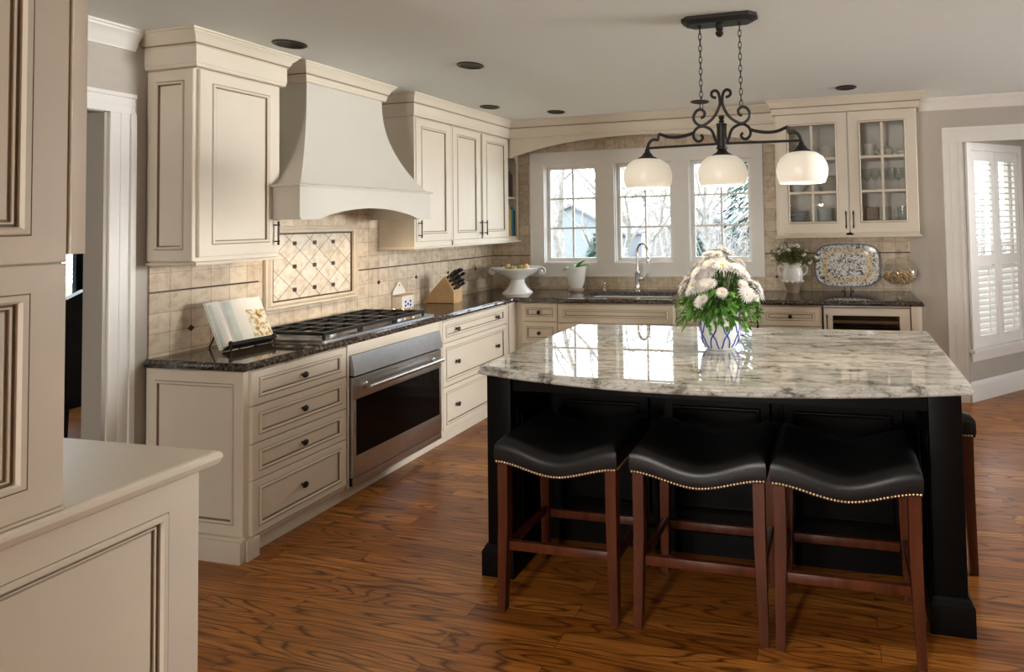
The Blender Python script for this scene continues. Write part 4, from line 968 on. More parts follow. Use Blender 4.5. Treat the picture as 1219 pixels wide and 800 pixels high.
# cooktop
t = thing('gas_cooktop', 'gas cooktop with black iron grates set in the dark worktop', 'cooktop', (.35, -2.09, ZC))
mb = MB(); mb.rings([[(x, y, z) for x, y in rrect(.085+i, .585-i, -2.545+i, -1.63-i, .012, 3)] for i, z in ((0, ZC), (0, ZC+.008), (.006, ZC+.012), (.02, ZC+.0125), (.026, ZC+.006))]); mb.build('cooktop_tray', M['steel'], t)
bur = [(.20, -2.40), (.46, -2.40), (.33, -2.115), (.20, -1.83), (.46, -1.86)]
for x, y in bur:
    b_ = MB().lathe([(.055, ZC+.0065), (.055, ZC+.016), (.042, ZC+.018), (.042, ZC+.024)], (x, y, 0), n=20).build('burner', M['steel'], t)
    MB().lathe([(.036, ZC+.0242), (.038, ZC+.030), (.034, ZC+.034), (.0001, ZC+.035)], (x, y, 0), n=20).build('burner_cap', M['castiron'], b_)
for y0, y1 in ((-2.535, -2.275), (-2.271, -1.995), (-1.991, -1.722)):
    g = MB(); za, zb = ZC+.036, ZC+.054; x0, x1 = .092, .578
    for q in ((x0, x1, y0, y0+.014), (x0, x1, y1-.014, y1), (x0, x0+.014, y0+.014, y1-.014), (x1-.016, x1, y0+.014, y1-.014)): g.box(*q, za-.002, zb, b=.002)
    ym = (y0+y1)/2
    g.box(x0+.014, x1-.016, ym-.005, ym+.005, za, zb)
    for xm in (.20, .33, .46): g.box(xm-.005, xm+.005, y0+.014, y1-.014, za, zb)
    for xa in (x0+.002, x1-.016):
        for ya in (y0+.001, y1-.013): g.box(xa, xa+.012, ya, ya+.012, ZC+.0128, za)
    g.build('grate', M['castiron'], t, smooth=0)
for x, y in ((.27, -1.655), (.345, -1.655), (.42, -1.655), (.31, -1.692), (.385, -1.692)):
    MB().lathe([(.022, ZC+.0128), (.022, ZC+.019), (.018, ZC+.022), (.019, ZC+.050), (.015, ZC+.054), (.0001, ZC+.055)], (x, y, 0), n=18).build('control_knob', M['copper'], t)

# cookbook on its stand
bt = thing('cookbook', 'open cookbook with a colour photo leaning on a stand at the near end', 'book', (.26, -2.705, ZC), math.radians(-6))
tl = .50  # lean back
def TBk(u, v, w): return (-v*math.sin(tl)+w*math.cos(tl)+.0, u, v*math.cos(tl)+w*math.sin(tl)+.012)
def page(u0, u1, sgn, name, mat, hgt=.262, lift=.0):
    mb = MB(); n = 10; A = []
    for i in range(n+1):
        q = i/n; u = u0+(u1-u0)*q; c = .012+.020*math.sin(PI*min(1, q*1.1))**.8*(1-q*.45)+lift
        A.append((u, c))
    mb.rings([[TBk(u, v, w) for u, w in A]+[TBk(u, v, .0045) for u, _ in A[::-1]] for v in (.006, hgt)])
    return mb.build(name, mat, bt, local=True, smooth=40)
mb = MB(); mb.prism(rectp(-.140, .140, 0, .268), .0, .004, TBk); mb.build('cover', M['paper'], bt, local=True, smooth=0)
page(-.072, -.137, -1, 'page_block', M['paper']); pb = page(-.072, .137, 1, 'page_block', M['paper'])
def curve_w(u): q = abs(u+.072)/(.209 if u > -.072 else .065); return .012+.020*math.sin(PI*min(1, q*1.1))**.8*(1-q*.45)
def patch(u0, u1, v0, v1, name, mat):
    mb = MB(); n = 8; us = [u0+(u1-u0)*i/n for i in range(n+1)]
    mb.rings([[TBk(u, v, curve_w(u)+.0006) for u in us]+[TBk(u, v, curve_w(u)+.0002) for u in us[::-1]] for v in (v0, v1)])
    mb.build(name, mat, pb, local=True, smooth=40)
patch(.030, .134, .03, .19, 'food_photo', M['photo']); patch(-.060, -.028, .01, .255, 'page_border', M['pagetint']); patch(-.134, -.118, .02, .25, 'page_border', M['pagetint'])
st = thing('book_stand', 'black iron book stand holding the open cookbook', 'book stand', (.26, -2.705, ZC), math.radians(-6))
mb = MB()
mb.prism(rectp(-.12, .12, -.004, .0), -.012, .052, TBk); mb.prism(rectp(-.12, .12, -.004, .014), .048, .053, TBk)
for u in (-.10, .10): mb.tube([TBk(u, 0, -.006), TBk(u, .2, -.006)], .004, 6); 
mb.tube([TBk(-.10, .2, -.006), TBk(.10, .2, -.006)], .004, 6)
for u in (-.07, .07): mb.tube([TBk(u, .17, -.007), (-.19, u, .003)], .004, 6)
for u in (-.11, .11): mb.tube([TBk(u, -.003, .045), (.045, u, .003)], .004, 6); mb.ball(TBk(u, .012, .052), .010, 8)
mb.build('stand_frame', M['iron'], st, local=True)
# salt box
t = thing('salt_box', 'white ceramic salt box with dark lid against the tiles beyond the cooktop', 'salt box', (.06, -1.31, ZC))
bp = [(-1.372, ZC), (-1.372, 1.045), (-1.355, 1.065), (-1.335, 1.09), (-1.326, 1.108), (-1.308, 1.118), (-1.290, 1.108), (-1.281, 1.09), (-1.261, 1.065), (-1.244, 1.045), (-1.244, ZC)]
MB().prism(bp, .0175, .027, lambda u, v, w: (w, u, v)).build('back_board', M['ceramic'], t, smooth=0)
boxes('box_body', M['ceramic'], [(.0275, .105, -1.372, -1.244, ZC, 1.010)], parent=t, b=.004)
boxes('lid', M['knifewood'], [(.028, .112, -1.378, -1.238, 1.0105, 1.020)], parent=t, b=.002)['label'] = 'brown wooden lid'
MB().lathe([(.006, 0), (.006, .001), (.0001, .0012)], (.027, -1.308, 1.09), (1, 0, 0), 12).build('hanging_hole', M['darkwood'], t)
for yy, zz in ((-1.335, .965), (-1.282, .965), (-1.308, .945), (-1.335, .935), (-1.282, .935)): MB().ball((.1055, yy, zz), .010, 8, sx=.15).build('painted_flower', M['cobalt'], t)
# knife block and knives
t = thing('knife_block', 'blond wood slanted knife block full of black-handled knives', 'knife block', (.17, -.99, ZC))
kb = [(.015, ZC), (.265, ZC), (.325, ZC+.012), (.325, 1.015), (.238, 1.135), (.205, 1.118)]
kb = [(.020, ZC), (.322, ZC), (.322, 1.012), (.236, 1.132)]
MB().prism(kb, -1.052, -.940, lambda u, v, w: (u, w, v)).build('block_body', M['knifewood'], t, smooth=0)
boxes('block_foot', M['darkwood'], [(.07, .31, -1.0525, -.9395, ZC, ZC+.004)], parent=t)
kd = V(.80, 0, .60).normalized(); kf = V(.322-.236, 0, 1.012-1.132)
KL = ['top', 'second', 'third', 'fourth']
for r in range(4):
    for c in range(3):
        if r == 3 and c == 2: continue
        p = V(.236, 0, 1.132)+kf*(.12+.25*r); y = -1.030+c*.034
        k = thing('kitchen_knife', 'black-handled knife in the %s row of the knife block, %s' % (KL[r], ('nearest the cooktop', 'middle slot', 'nearest the window')[c]), 'knife', (p.x, y, p.z), group='knives in the block')
        Lh = .105-.012*r+.01*((c*2+r) % 3); w_ = .0095
        o = MB(); q0 = V(p.x, y, p.z)+kd*.0008
        nrm = V(-kd.z, 0, kd.x)
        o.rings([[tuple(q0+kd*(Lh*a)+nrm*(s*b+e)+V(0, g, 0)) for b, g in ((-1, -.0065), (1, -.0065), (1, .0065), (-1, .0065))] for a, s, e in ((0, .008, 0), (.12, w_, 0), (.5, w_*.95, .001), (.85, w_*1.15, -.001), (.97, w_*1.05, -.003), (1, w_*.6, -.004))])
        o.build('knife_handle', M['blackplastic'], k, smooth=40)
        for a in (.3, .6): MB().lathe([(.0025, 0), (.0025, .0006), (.0001, .0007)], q0+kd*(Lh*a)+V(0, -.0065, 0), (0, -1, 0), 8).build('rivet', M['steel'], k)
# pedestal bowl with fruit
bx, by = .49, -.36
t = thing('pedestal_bowl', 'white pedestal bowl with scrolled handles in the window corner', 'bowl', (bx, by, ZC))
MB().lathe([(.0001, ZC), (.135, ZC), (.135, ZC+.008), (.118, ZC+.022), (.088, ZC+.05), (.066, ZC+.09), (.062, ZC+.125), (.10, ZC+.150), (.165, ZC+.180), (.205, ZC+.212), (.218, ZC+.228), (.218, ZC+.236), (.205, ZC+.236), (.155, ZC+.205), (.08, ZC+.178), (.0001, ZC+.170)], (bx, by, 0), n=40).build('bowl_body', M['ceramic'], t)
for sx in (-1, 1):
    pts = [(bx+sx*x, by, ZC+z) for x, z in ((.195, .205), (.225, .222), (.255, .228), (.275, .212), (.272, .188), (.25, .178), (.235, .192), (.245, .205))]
    MB().tube(cr(pts, 4), .009, 8, flat=1.8).build('scroll_handle', M['ceramic'], t)
fr = [('pear', -.06, -.01, .03, 'green'), ('peach', .0, -.05, .032, 'golden'), ('pear', .07, .02, .031, 'green'), ('peach', .11, -.04, .028, 'golden'), ('pear', -.03, .06, .03, 'green'), ('peach', -.11, .02, .028, 'golden'), ('pear', .03, .0, .03, 'dark green')]
for k, (m_, dx, dy, r, cn) in enumerate(fr):
    d = math.hypot(dx, dy); zz = ZC+.172+d*d*3.1+r*.92+(.022 if k == 6 else 0)
    f = MB().lathe([(.0001, -r), (r*.6, -r*.8), (r, -r*.1), (r*.85, r*.5), (r*.45, r*1.0), (.0001, r*1.15)], (0, 0, 0), n=14).tube([(0, 0, r*1.1), (.003, 0, r*1.5)], .002, 5, m=1).build('fruit', [M[m_], M['soil']])
    f.location = (bx+dx, by+dy, zz)
    tag(f, '%s fruit in the pedestal bowl, %s' % (cn, ('left of the heap', 'front middle of the heap', 'right of the heap', 'at the right rim', 'at the back of the heap', 'at the left rim', 'on top of the heap')[k]), 'fruit', 'fruit in the pedestal bowl')
# small pot with orchid leaves
px, py = .975, -.15
t = thing('small_planter', 'small white urn-shaped planter left of the sink', 'planter', (px, py, ZC))
MB().lathe([(.0001, ZC), (.066, ZC), (.068, ZC+.012), (.058, ZC+.024), (.056, ZC+.03), (.074, ZC+.07), (.088, ZC+.15), (.094, ZC+.20), (.098, ZC+.218), (.092, ZC+.222), (.084, ZC+.205), (.0001, ZC+.20)], (px, py, 0), n=30).build('pot_body', M['ceramic'], t)
MB().lathe([(.0695, ZC+.0005), (.071, ZC+.012), (.061, ZC+.024), (.059, ZC+.028)], (px, py, 0), n=30, cap=False).build('pot_foot', M['stoneware'], t)
t = thing('orchid_plant', 'small green strap-leaved plant in the white urn planter', 'plant', (px, py, ZC+.2))
def strap(p0, d, L, w, droop, n=8):
    mb = MB(); d = Vector(d).normalized(); side = V(-d.y, d.x, 0).normalized(); R = []
    for i in range(n+1):
        q = i/n; ww = w*math.sin(PI*min(.97, .12+q*.86))**.7; c = Vector(p0)+V(d.x, d.y, 0)*L*q+V(0, 0, 1)*(L*d.z*q-droop*q*q*L)
        R.append([tuple(c-side*ww+V(0, 0, .012*ww/w)), tuple(c-V(0, 0, .002)), tuple(c+side*ww+V(0, 0, .012*ww/w)), tuple(c+V(0, 0, .0025))])
    return mb.rings(R)
for d, L, w, dr_ in (((1, -.4, .9), .15, .026, .15), ((1, .1, .55), .16, .026, .3), ((-1, -.3, .35), .13, .022, .45), ((-.3, .6, .5), .10, .02, .3), ((.3, -.8, .25), .10, .02, .5)):
    strap((px, py, ZC+.206), d, L, w, dr_).build('leaf', M['leaf'], t)
# ================================================================== right end of the back worktop
# jug with flowers
jx, jy = 2.978, -.17
t = thing('flower_jug', 'two-handled jug, white above and grey-brown below, right of the windows', 'jug', (jx, jy, ZC))
MB().lathe([(.0001, ZC), (.048, ZC), (.05, ZC+.006), (.066, ZC+.05), (.083, ZC+.10)], (jx, jy, 0), n=30, cap=False).build('lower_body', M['stoneware'], t)['label'] = 'unglazed grey-brown lower half'
mb = MB(); mb.lathe([(.083, ZC+.10), (.0845, ZC+.097), (.088, ZC+.13), (.086, ZC+.17), (.077, ZC+.20), (.074, ZC+.225), (.086, ZC+.25), (.090, ZC+.256), (.086, ZC+.257), (.070, ZC+.228), (.072, ZC+.20), (.080, ZC+.17), (.080, ZC+.11), (.0001, ZC+.10)], (jx, jy, 0), n=30, cap=False)
for k in range(7): mb.ball((jx+.0815*math.cos(PI+k*PI/6), jy+.0815*math.sin(PI+k*PI/6), ZC+.097), .015, 8, sz=.8)
mb.build('upper_body', M['ceramic'], t)
for sx in (-1, 1):
    MB().tube(cr([(jx+sx*x, jy, ZC+z) for x, z in ((.074, .205), (.10, .225), (.122, .205), (.115, .165), (.086, .145))], 4), .0085, 8).build('handle', M['ceramic'], t)
def leafq(mb, p, d, L, w, m=0):
    d = Vector(d).normalized(); s = d.cross(V(0, 0, 1)); s = s.normalized() if s.length > .05 else V(1, 0, 0); u = s.cross(d)
    p = Vector(p); a = mb.bm.verts.new(p); b = mb.bm.verts.new(p+d*L*.45+s*w+u*.004); c = mb.bm.verts.new(p+d*L-u*L*.12); e = mb.bm.verts.new(p+d*L*.45-s*w+u*.004); f = mb.bm.verts.new(p+d*L*.5-u*.002)
    for q in ((a, b, f), (b, c, f), (c, e, f), (e, a, f)): mb.face(list(q), m)
def daisy_mesh(name, np_, L, w, mats, rc):
    mb = MB()
    for ring, (n, LL, lift) in enumerate(((np_, L, .1), (np_-2, L*.8, .45))):
        for k in range(n):
            a = 2*PI*k/n+ring*.2; leafq(mb, (math.cos(a)*rc*.5, math.sin(a)*rc*.5, .001+ring*.002), (math.cos(a), math.sin(a), lift), LL, w)
    mb.ball((0, 0, .004), rc, 10, m=1, sz=.55)
    return mb.build(name, mats, smooth=40)
rnd = random.Random(3)
t = thing('flower_bouquet', 'loose bouquet of small white flowers and olive foliage in the jug', 'flowers', (jx, jy, ZC+.2))
st_ = MB(); lf = MB(); tips = []
for k in range(38):
    a = rnd.uniform(0, 2*PI); r = rnd.uniform(.02, .21)*(1.2 if math.cos(a) > 0 else .95); h = rnd.uniform(.31, .435)-r*.30
    tip = V(jx+r*math.cos(a), jy+r*math.sin(a)*.6, ZC+h); base = V(jx+.02*math.cos(a), jy+.02*math.sin(a), ZC+.12)
    mid = (base+tip)/2+V(0, 0, .05); st_.tube(cr([base, mid, tip], 4), .0016, 5)
    tips.append(tip)
    for q in range(22):
        p = mid.lerp(tip, rnd.random()); leafq(lf, p, (rnd.uniform(-1, 1), rnd.uniform(-1, 1), rnd.uniform(-.3, .9)), rnd.uniform(.025, .05), .008)
st_.build('stems', M['leaf_olive'], t); lf.build('foliage', M['leaf_olive'], t, smooth=0)
dm = daisy_mesh('flower', 8, .022, .007, [M['petal'], M['pollen']], .006)
inv_t = Matrix.Translation(-t.location)
for k, p in enumerate(tips[:22]):
    o = dm if k == 0 else dm.copy()
    if k: C.objects.link(o)
    o.parent = t; o.matrix_basis = inv_t @ Matrix.Translation(p) @ Matrix.Rotation(rnd.uniform(.3, 1.3), 4, 'X') @ Matrix.Rotation(rnd.uniform(-.6, .6), 4, 'Y')
# platter on a stand
t = thing('serving_platter', 'large rounded-rectangle platter painted blue and ochre, standing on edge', 'platter', (3.432, -.085, 1.135))
t.rotation_euler = (math.radians(-11), 0, 0)
mb = MB(); n = 64
def sup(s, yy): return [(.272*s*math.copysign(abs(math.cos(a))**.55, math.cos(a)), yy, .184*s*math.copysign(abs(math.sin(a))**.55, math.sin(a))) for a in [2*PI*i/n for i in range(n)]]
mb.rings([sup(s, y) for s, y in ((.5, .016), (.72, .014), (1, -.012), (1.0, -.017), (.97, -.017), (.76, .004), (.70, .008), (.4, .009), (.05, .009))]); mb.build('dish', M['platter'], t, local=True)
t = thing('plate_stand', 'small metal easel holding the painted platter', 'plate stand', (3.432, -.10, ZC))
mb = MB()
for sx in (-1, 1): mb.tube(cr([(3.432+sx*.02, -.165, ZC+.032), (3.432+sx*.02, -.160, ZC+.006), (3.432+sx*.03, -.10, ZC+.010), (3.432+sx*.05, -.03, ZC+.004)], 4), .0035, 6); mb.tube([(3.432+sx*.03, -.085, ZC+.012), (3.432, -.035, 1.10)], .0035, 6)
mb.build('wire_frame', M['bronze'], t)
# glass compote with corks
gx, gy = 3.842, -.20
t = thing('glass_jar', 'lidded clear glass jar on a foot, filled with corks', 'jar', (gx, gy, ZC))
MB().lathe([(.0001, ZC), (.062, ZC), (.062, ZC+.004), (.02, ZC+.014), (.016, ZC+.04), (.024, ZC+.062), (.08, ZC+.078), (.130, ZC+.118), (.150, ZC+.165), (.142, ZC+.205), (.12, ZC+.238), (.118, ZC+.238), (.138, ZC+.205), (.146, ZC+.165), (.126, ZC+.121), (.076, ZC+.083), (.0001, ZC+.072)], (gx, gy, 0), n=36, cap=False).build('jar_bowl', M['clear'], t)
MB().lathe([(.124, ZC+.2385), (.122, ZC+.246), (.085, ZC+.275), (.03, ZC+.292), (.012, ZC+.298), (.012, ZC+.308), (.026, ZC+.325), (.028, ZC+.34), (.018, ZC+.356), (.0001, ZC+.36)], (gx, gy, 0), n=30, cap=False).build('jar_lid', M['clear'], t)
src = MB().lathe([(.0105, -.02), (.0112, -.019), (.0112, .019), (.0105, .02)], n=10).build('cork', M['cork'])
tag(src, 'wine cork among many in the footed glass jar', 'cork', 'corks in the glass jar')
rnd = random.Random(5); k = 0
for lay, (zz, rr, nn) in enumerate(((.098, .055, 7), (.118, .088, 11), (.138, .105, 14), (.158, .112, 15), (.176, .10, 13))):
    for i in range(nn):
        a = 2*PI*i/nn+lay*.7; r = rr*(1 if i % 3 else .55)
        o = src if k == 0 else src.copy()
        if k: C.objects.link(o)
        o.location = (gx+r*math.cos(a), gy+r*math.sin(a), ZC+zz); o.rotation_euler = (rnd.uniform(0, 3), rnd.uniform(0, 3), rnd.uniform(0, 3)); k += 1

# ================================================================== chrysanthemum on the island
vx, vy = 2.773, -2.39
t = thing('flower_pot', 'white ceramic pot with blue lattice pattern on the island', 'planter', (vx, vy, ZC))
PR = [(.066, 0), (.070, .006), (.088, .035), (.099, .075), (.100, .11), (.094, .15), (.0915, .172)]
MB().lathe([(.0001, ZC)]+[(r, ZC+h) for r, h in PR]+[(.088, ZC+.174), (.084, ZC+.16), (.0001, ZC+.15)], (vx, vy, 0), n=48).build('pot_body', M['ceramic'], t, smooth=60)
def prad(h):
    for (r0, h0), (r1, h1) in zip(PR, PR[1:]):
        if h0 <= h <= h1: return r0+(r1-r0)*(h-h0)/(h1-h0)
    return PR[-1][0]
mb = MB(); nl = 9
for k in range(nl):
    for sg in (-1, 1):
        pts = []
        for i in range(29):
            h = .012+.155*i/28; a = 2*PI*k/nl+sg*(PI/nl)*(h/.155*2.0+.10*math.sin(2*PI*h/.0775)); r = prad(h)+.0003
            pts.append((vx+r*math.cos(a), vy+r*math.sin(a), ZC+h))
        mb.tube(pts, .0036, 6)
pts = [(vx+prad(.014)*math.cos(a), vy+prad(.014)*math.sin(a), ZC+.014) for a in [2*PI*i/40 for i in range(40)]]
mb.build('blue_lattice', M['cobalt'], t)
t = thing('chrysanthemum_plant', 'white chrysanthemum plant with green leaves in the blue lattice pot', 'plant', (vx, vy, ZC+.15))
rnd = random.Random(11); lf = MB(); sm = MB()
def lobed(mb, p, d, L, w):
    d = Vector(d).normalized(); s = d.cross(V(0, 0, 1)); s = s.normalized() if s.length > .05 else V(1, 0, 0); u = s.cross(d); p = Vector(p)
    O = [(0, 0), (.18, .35), (.30, .9), (.42, .55), (.58, 1.0), (.68, .5), (.85, .55), (1, 0)]
    c = [mb.bm.verts.new(p+d*L*a-u*(L*.35*a*a)) for a, b in O]
    for sg in (-1, 1):
        e = [mb.bm.verts.new(p+d*L*a+s*(sg*w*b)-u*(L*.35*a*a)+u*.006*b) for a, b in O]
        for i in range(len(O)-1): mb.face([c[i], c[i+1], e[i+1], e[i]] if sg > 0 else [c[i], e[i], e[i+1], c[i+1]])
    bmesh.ops.remove_doubles(mb.bm, verts=[v for v in c], dist=1e-6)
fl = []
for k in range(92):
    a = rnd.uniform(0, 2*PI); q = math.sqrt(rnd.random()); r = .195*q
    zt = ZC+.47-.20*q**1.6+rnd.uniform(-.03, .02)
    tip = V(vx+r*math.cos(a), vy+r*math.sin(a), zt); base = V(vx+.06*q*math.cos(a), vy+.06*q*math.sin(a), ZC+.15)
    mid = base.lerp(tip, .5)+V(0, 0, .03); sm.tube(cr([base, mid, tip], 4), .0022, 5)
    fl.append((tip, a, q))
for k in range(520):
    a = rnd.uniform(0, 2*PI); q = math.sqrt(rnd.random()); r = .03+.155*q
    zz = ZC+.16+rnd.random()**1.2*.20*(1.05-.5*q*q)-.05*(q > .8)*rnd.random(); out = V(math.cos(a), math.sin(a), rnd.uniform(-.75, .6)+(.3 if q < .5 else 0))
    lobed(lf, (vx+r*math.cos(a), vy+r*math.sin(a), zz), out+V(rnd.uniform(-.5, .5), rnd.uniform(-.5, .5), 0), rnd.uniform(.032, .058), rnd.uniform(.011, .018))
sm.build('stems', M['leaf_dark'], t); lf.build('foliage', M['leaf'], t, smooth=0)
d1_ = daisy_mesh('flower', 17, .040, .0064, [M['petal'], M['pollen']], .009)
d2_ = daisy_mesh('flower', 19, .037, .0062, [M['petal_pink'], M['pollen']], .004)
inv_t = Matrix.Translation(-t.location); u1 = u2 = 0
for k, (p, a, q) in enumerate(fl):
    isd = k % 3 == 0
    s = d1_ if isd else d2_
    if (isd and u1) or (not isd and u2): o = s.copy(); C.objects.link(o)
    else: o = s
    if isd: u1 = 1
    else: u2 = 1
    o.parent = t; tilt = .15+.85*q+rnd.uniform(-.2, .25)
    o.matrix_basis = inv_t @ Matrix.Translation(p) @ Matrix.Rotation(a, 4, 'Z') @ Matrix.Rotation(tilt, 4, 'Y') @ Matrix.Scale(rnd.uniform(.85, 1.2), 4)
# ================================================================== hutch in the left foreground
HX = 1.591; HY = -3.935
t = thing('hutch_base_cabinet', 'cream foreground base cabinet with large framed panel at the left edge', 'cabinet', (1.3, -4.5, 0))
boxes('cabinet_body', M['cream'], [(1.0, HX-.018, -8.2, HY, 0, .873)], parent=t)  # length out of view is added, to shade the left cabinet sides
ring_panel2(MB(), FX(HX-.018), -4.95, HY, .004, .873, .078, .018).build('framed_panel', [M['cream'], M['glaze']], t, smooth=0)
hp = [(1.0, -8.2), (1.602, -8.2), (1.602, -3.895), (1.0, -3.895)]  # top follows the added length out of view
tag(slab('hutch_worktop', hp, .8735, .914, [(-.006, 0), (-.004, .001), (.002, .004), (.006, .012), (.009, .020), (.008, .030), (.003, .037), (-.004, .0395), (-.012, .040)], M['cream']), 'cream painted wood top of the foreground cabinet', 'countertop')
t = thing('hutch_upper_cabinet', 'tall cream cupboard standing on the foreground cabinet at the left edge', 'cabinet', (1.3, -4.7, .915))
TW = 1.604
boxes('cabinet_body', M['cream'], [(1.0, TW-.020, -8.15, -4.236, .9145, CZ-.002)], parent=t)  # stretched out of view to block rear light from the left cabinet sides
boxes('base_bead', M['cream'], [(TW-.020, TW+.002, -5.5, -4.236, .9145, .921)], parent=t, b=.002)
d = ring_panel2(MB(), FX(TW-.020), -4.95, -4.238, .922, 1.472, .064, .02).build('lower_door', [M['cream'], M['glaze']], t, smooth=0)
d = ring_panel2(MB(), FX(TW-.020), -4.95, -4.238, 1.474, CZ-.012, .064, .02).build('upper_door', [M['cream'], M['glaze']], t, smooth=0)
boxes('side_pilaster', M['cream'], [(1.30, TW+.006, -4.2345, -4.208, 1.492, CZ-.002)], parent=t, b=.001)

# ================================================================== dining room through the doorway
b_ = thing('window_blind', 'white slatted blind in the dining room window', 'blind', (-3.44, -1.6, 1.3))
mb = MB()
for k in range(24): mb.prism([(-.02, .0), (.02, .012), (.02, .014), (-.02, .002)], -2.28, -.92, lambda u, v, w, k=k: (-3.455+u, w, .80+k*.046+v))
mb.build('slats', M['trim'], b_, smooth=0); boxes('bottom_rail', M['trim'], [(-3.475, -3.435, -2.28, -.92, .765, .785)], parent=b_)
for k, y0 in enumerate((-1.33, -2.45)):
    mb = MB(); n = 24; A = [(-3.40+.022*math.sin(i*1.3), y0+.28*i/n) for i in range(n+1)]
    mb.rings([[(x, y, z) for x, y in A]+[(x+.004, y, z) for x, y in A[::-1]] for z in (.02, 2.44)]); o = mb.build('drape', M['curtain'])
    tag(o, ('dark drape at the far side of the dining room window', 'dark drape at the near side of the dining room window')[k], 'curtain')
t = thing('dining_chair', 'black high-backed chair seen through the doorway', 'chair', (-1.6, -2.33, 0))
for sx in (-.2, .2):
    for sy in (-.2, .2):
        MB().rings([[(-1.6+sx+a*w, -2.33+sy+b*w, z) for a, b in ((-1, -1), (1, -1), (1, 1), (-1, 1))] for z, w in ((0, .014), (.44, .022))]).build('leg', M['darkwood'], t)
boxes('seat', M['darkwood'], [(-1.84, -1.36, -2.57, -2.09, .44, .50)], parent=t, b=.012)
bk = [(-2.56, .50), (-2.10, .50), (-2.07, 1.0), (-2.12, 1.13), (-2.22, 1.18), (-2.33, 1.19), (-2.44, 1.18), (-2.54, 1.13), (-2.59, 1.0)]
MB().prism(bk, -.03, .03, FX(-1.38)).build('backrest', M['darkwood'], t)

# ================================================================== outdoors
def gz(y): return -.55-.085*max(0, y-1.0) if y < 60 else -5.56
mb = MB(); ys = [.3, 2, 6, 12, 20, 30, 40, 60, 110]
mb.rings([[(-90, y, gz(y)), (60, y, gz(y)), (60, y, gz(y)-.3), (-90, y, gz(y)-.3)] for y in ys]); o = mb.build('lawn', M['lawn'], smooth=0); struct(o)
def tree(name, x, y, h, r, seed, label, mat='bark', depth=5, spread=.62, lean=(0, 0)):
    rn = random.Random(seed); mb = MB()
    def grow(p, d, L, r, k):
        n = 4; pts = [p]; q = p
        for i in range(n):
            d = (d+V(rn.uniform(-.16, .16), rn.uniform(-.16, .16), rn.uniform(-.05, .12))).normalized(); q = q+d*L/n; pts.append(q)
        mb.tube(pts, [r*(1-.42*i/n) for i in range(n+1)], 7 if k > 3 else 4 if k > 1 else 3)
        if k == 0: return
        for j in range(3 if k < depth else 4):
            a = rn.uniform(0, 2*PI); s = d.orthogonal().normalized(); s2 = d.cross(s)
            nd = (d*rn.uniform(.5, 1)+(s*math.cos(a)+s2*math.sin(a))*spread*rn.uniform(.7, 1.3)).normalized()
            grow(pts[rn.choice((2, 3, 4, 4))], nd, L*rn.uniform(.55, .8), r*rn.uniform(.42, .6), k-1)
    grow(V(0, 0, -.05), V(lean[0], lean[1], 1).normalized(), h*.36, r, depth)
    o = mb.build(name, M[mat]); o.location = (x, y, gz(y)); return tag(o, label, 'tree', 'bare trees in the yard')
tree('bare_tree', -2.55, 7.0, 9.5, .16, 1, 'bare tree with pale trunk at the left of the left sink window')
tree('bare_tree', -4.4, 15.0, 9, .15, 2, 'bare tree behind the left sink window, right pane')
tree('bare_tree', -1.1, 8.5, 8.5, .10, 3, 'slim bare tree behind the middle sink window', lean=(.1, 0))
tree('bare_tree', -1.9, 14.0, 9, .13, 4, 'bare tree in the yard at the right of the middle window')
tree('bare_tree', .65, 6.5, 8, .09, 5, 'slim bare tree at the left of the right sink window')
tree('bare_tree', .45, 13.0, 9.5, .13, 6, 'bare tree farther back behind the right sink window')
tree('bare_tree', -8.0, 22.0, 11, .2, 8, 'tall bare tree far back beside the grey house')
tree('bare_tree', -3.8, 24.0, 11, .2, 9, 'tall bare tree far back between the two houses')
# twiggy bush close to the right window
rn = random.Random(21); mb = MB()
for k in range(70):
    a = rn.uniform(0, 2*PI); L = rn.uniform(1.2, 2.3); q = rn.uniform(.2, .9)
    pts = cr([(0, 0, 0), (q*.35*math.cos(a), q*.35*math.sin(a), L*.6), (q*.8*math.cos(a), q*.8*math.sin(a), L*.95), (q*1.25*math.cos(a), q*1.25*math.sin(a), L*.8)], 4)
    mb.tube(pts, [.012-.009*i/len(pts) for i in range(len(pts))], 4)
    for j in range(5):
        p = pts[rn.randrange(4, len(pts))]; mb.tube([p, p+V(rn.uniform(-.3, .3), rn.uniform(-.3, .3), rn.uniform(-.25, .15))], .004, 3)
o = mb.build('twiggy_bush', M['bark2']); o.location = (1.75, 3.1, gz(3.1)); tag(o, 'twiggy leafless bush close outside the right sink window', 'bush')
# evergreen
def evergreen(x, y, h, r, seed, label):
    t = thing('evergreen_tree', label, 'tree', (x, y, gz(y)), group='evergreens in the yard'); rn = random.Random(seed)
    MB().lathe([(.14, -.1), (.10, h*.5), (.02, h*.97)], n=8).build('trunk', M['bark'], t, local=True)
    mb = MB(); 
    for k in range(2600):
        q = rn.random()**.75; z = h*(1-q)*.97+.25; rr = r*q*rn.uniform(.35, 1.05); a = rn.uniform(0, 2*PI)
        leafq(mb, (rr*math.cos(a), rr*math.sin(a), z), (math.cos(a), math.sin(a), rn.uniform(-.65, .1)), rn.uniform(.25, .5), .055)
    mb.build('needles', M['needles'], t, local=True, smooth=0)
evergreen(1.55, 9.5, 7.5, 1.7, 31, 'large blue-green evergreen at the right of the right sink window')
evergreen(-7.3, 20.2, 3.2, 1.4, 32, 'small evergreen seen low in the left sink window')
evergreen(-2.9, 21.0, 3.0, 1.3, 33, 'small evergreen seen low in the middle sink window')
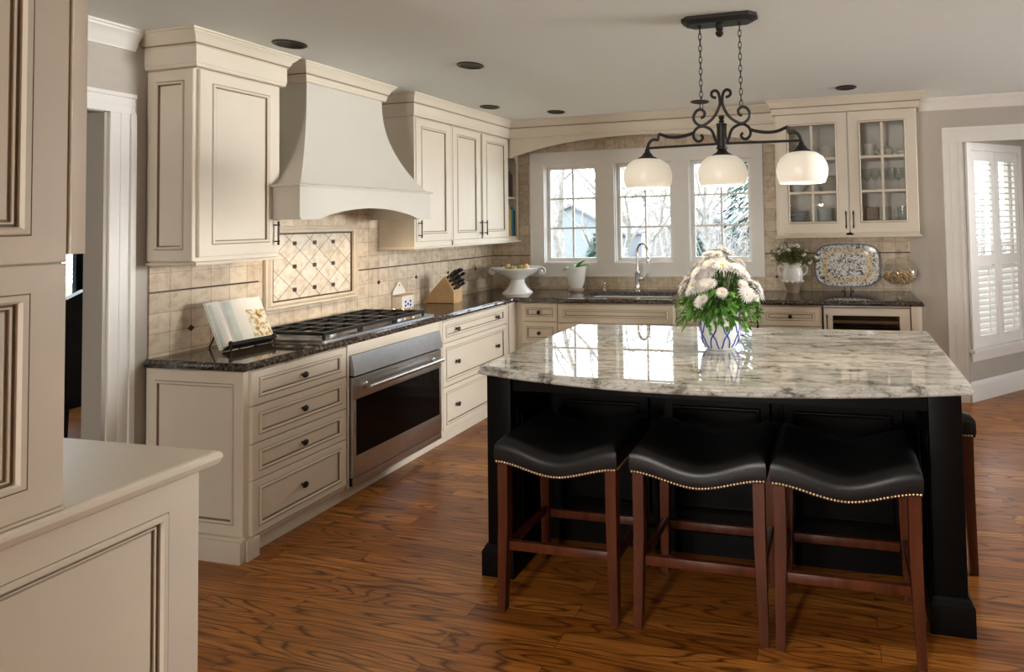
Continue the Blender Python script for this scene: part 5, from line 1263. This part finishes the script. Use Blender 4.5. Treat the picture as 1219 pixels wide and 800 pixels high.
def bush(x, y, r, seed, label):
    rn = random.Random(seed); mb = MB()
    for k in range(900):
        a = rn.uniform(0, 2*PI); b = math.acos(rn.uniform(0, 1)); rr = r*rn.uniform(.6, 1); d = V(math.sin(b)*math.cos(a), math.sin(b)*math.sin(a), math.cos(b)*.9)
        leafq(mb, d*rr, d+V(rn.uniform(-.6, .6), rn.uniform(-.6, .6), rn.uniform(-.4, .4)), .16, .05)
    o = mb.build('green_shrub', M['shrub'], smooth=0); o.location = (x, y, gz(y)); tag(o, label, 'bush', 'green shrubs in the yard')
bush(-3.9, 9.5, 1.15, 41, 'rounded green shrub low in the left sink window'); bush(-5.6, 13.5, 1.2, 42, 'rounded green shrub farther back behind the left window'); bush(-1.3, 11.6, 1.1, 43, 'rounded green shrub low between the middle and right windows')
# neighbouring houses
def house(x, y, w, d, h, rz, mat, label):
    g = gz(y); t = thing('house', label, 'house', (x, y, g), rz, 'houses beyond the yard')
    MB().box(-w/2, w/2, 0, d, -.3, h).prism([(-w/2, h), (w/2, h), (0, h+w*.27)], 0, d, lambda u, v, q: (u, q, v)).build('walls', M[mat], t, local=True, smooth=0)
    m = MB(); e = w*.27
    for s in (-1, 1): m.prism([(s*(w/2+.3), h-.16), (s*(w/2+.3), h), (0, h+e+.18), (0, h+e+.02)], -.3, d+.3, lambda u, v, q: (u, q, v))
    m.build('roof', M['roofing'], t, local=True, smooth=0)
    for r_ in range(2):
        for k in range(3):
            u = -w/2+w*(k+.5)/3; z = .95+r_*2.5
            if z+1.3 > h: continue
            f = MB(); f.box(u-.55, u+.55, -.05, -.002, z-.1, z+1.35); f = f.build('house_window', M['housetrim'], t, local=True, smooth=0)
            m = MB()
            for a in (-1, 1):
                for b in (0, 1): m.box(u+a*.24-.2, u+a*.24+.2, -.055, -.0505, z+.02+b*.62, z+.58+b*.62)
            m.build('house_pane', M['houseglass'], f, local=True, smooth=0)
house(-15.2, 34, 7.5, 8, 4.1, .15, 'siding', 'grey house behind the left sink window')
house(-6.4, 37, 7.6, 8, 3.9, -.1, 'siding2', 'pale grey house behind the middle sink window')
house(3.6, 42, 9, 8, 4.2, .1, 'siding', 'grey house behind the right sink window')
house(-27, 40, 9, 8, 4.6, .3, 'siding2', 'pale house far to the left beyond the yard')
t = thing('garden_fence', 'dark low fence across the yard seen low in the left window', 'fence', (-7, 17.5, gz(17.5)))
boxes('fence_rail', M['fence'], [(-11.5, -2.5, 17.5, 17.54, gz(17.5)+.25, gz(17.5)+.33), (-11.5, -2.5, 17.5, 17.54, gz(17.5)+1.0, gz(17.5)+1.06)], parent=t)
for k in range(30): boxes('fence_post', M['fence'], [(-11.5+k*.3, -11.46+k*.3, 17.455, 17.495, gz(17.5)-.1, gz(17.5)+1.15)], parent=t)
# far woods
rn = random.Random(77); mb = MB()
for k in range(330):
    x = rn.uniform(-75, 30); y = rn.uniform(52, 85); g = gz(y); h = rn.uniform(6, 12)
    mb.tube([(x, y, g), (x+rn.uniform(-.5, .5), y, g+h)], [.16, .03], 4)
    for j in range(12):
        z = g+h*rn.uniform(.25, .95); a = rn.uniform(0, 2*PI); L = rn.uniform(1, 2.6); mb.tube([(x, y, z), (x+L*math.cos(a), y+L*math.sin(a), z+L*.8)], [.05, .012], 3)
o = mb.build('distant_woods', M['bark2'], smooth=0); tag(o, 'bare woods far beyond the houses', 'woods', kind='stuff')
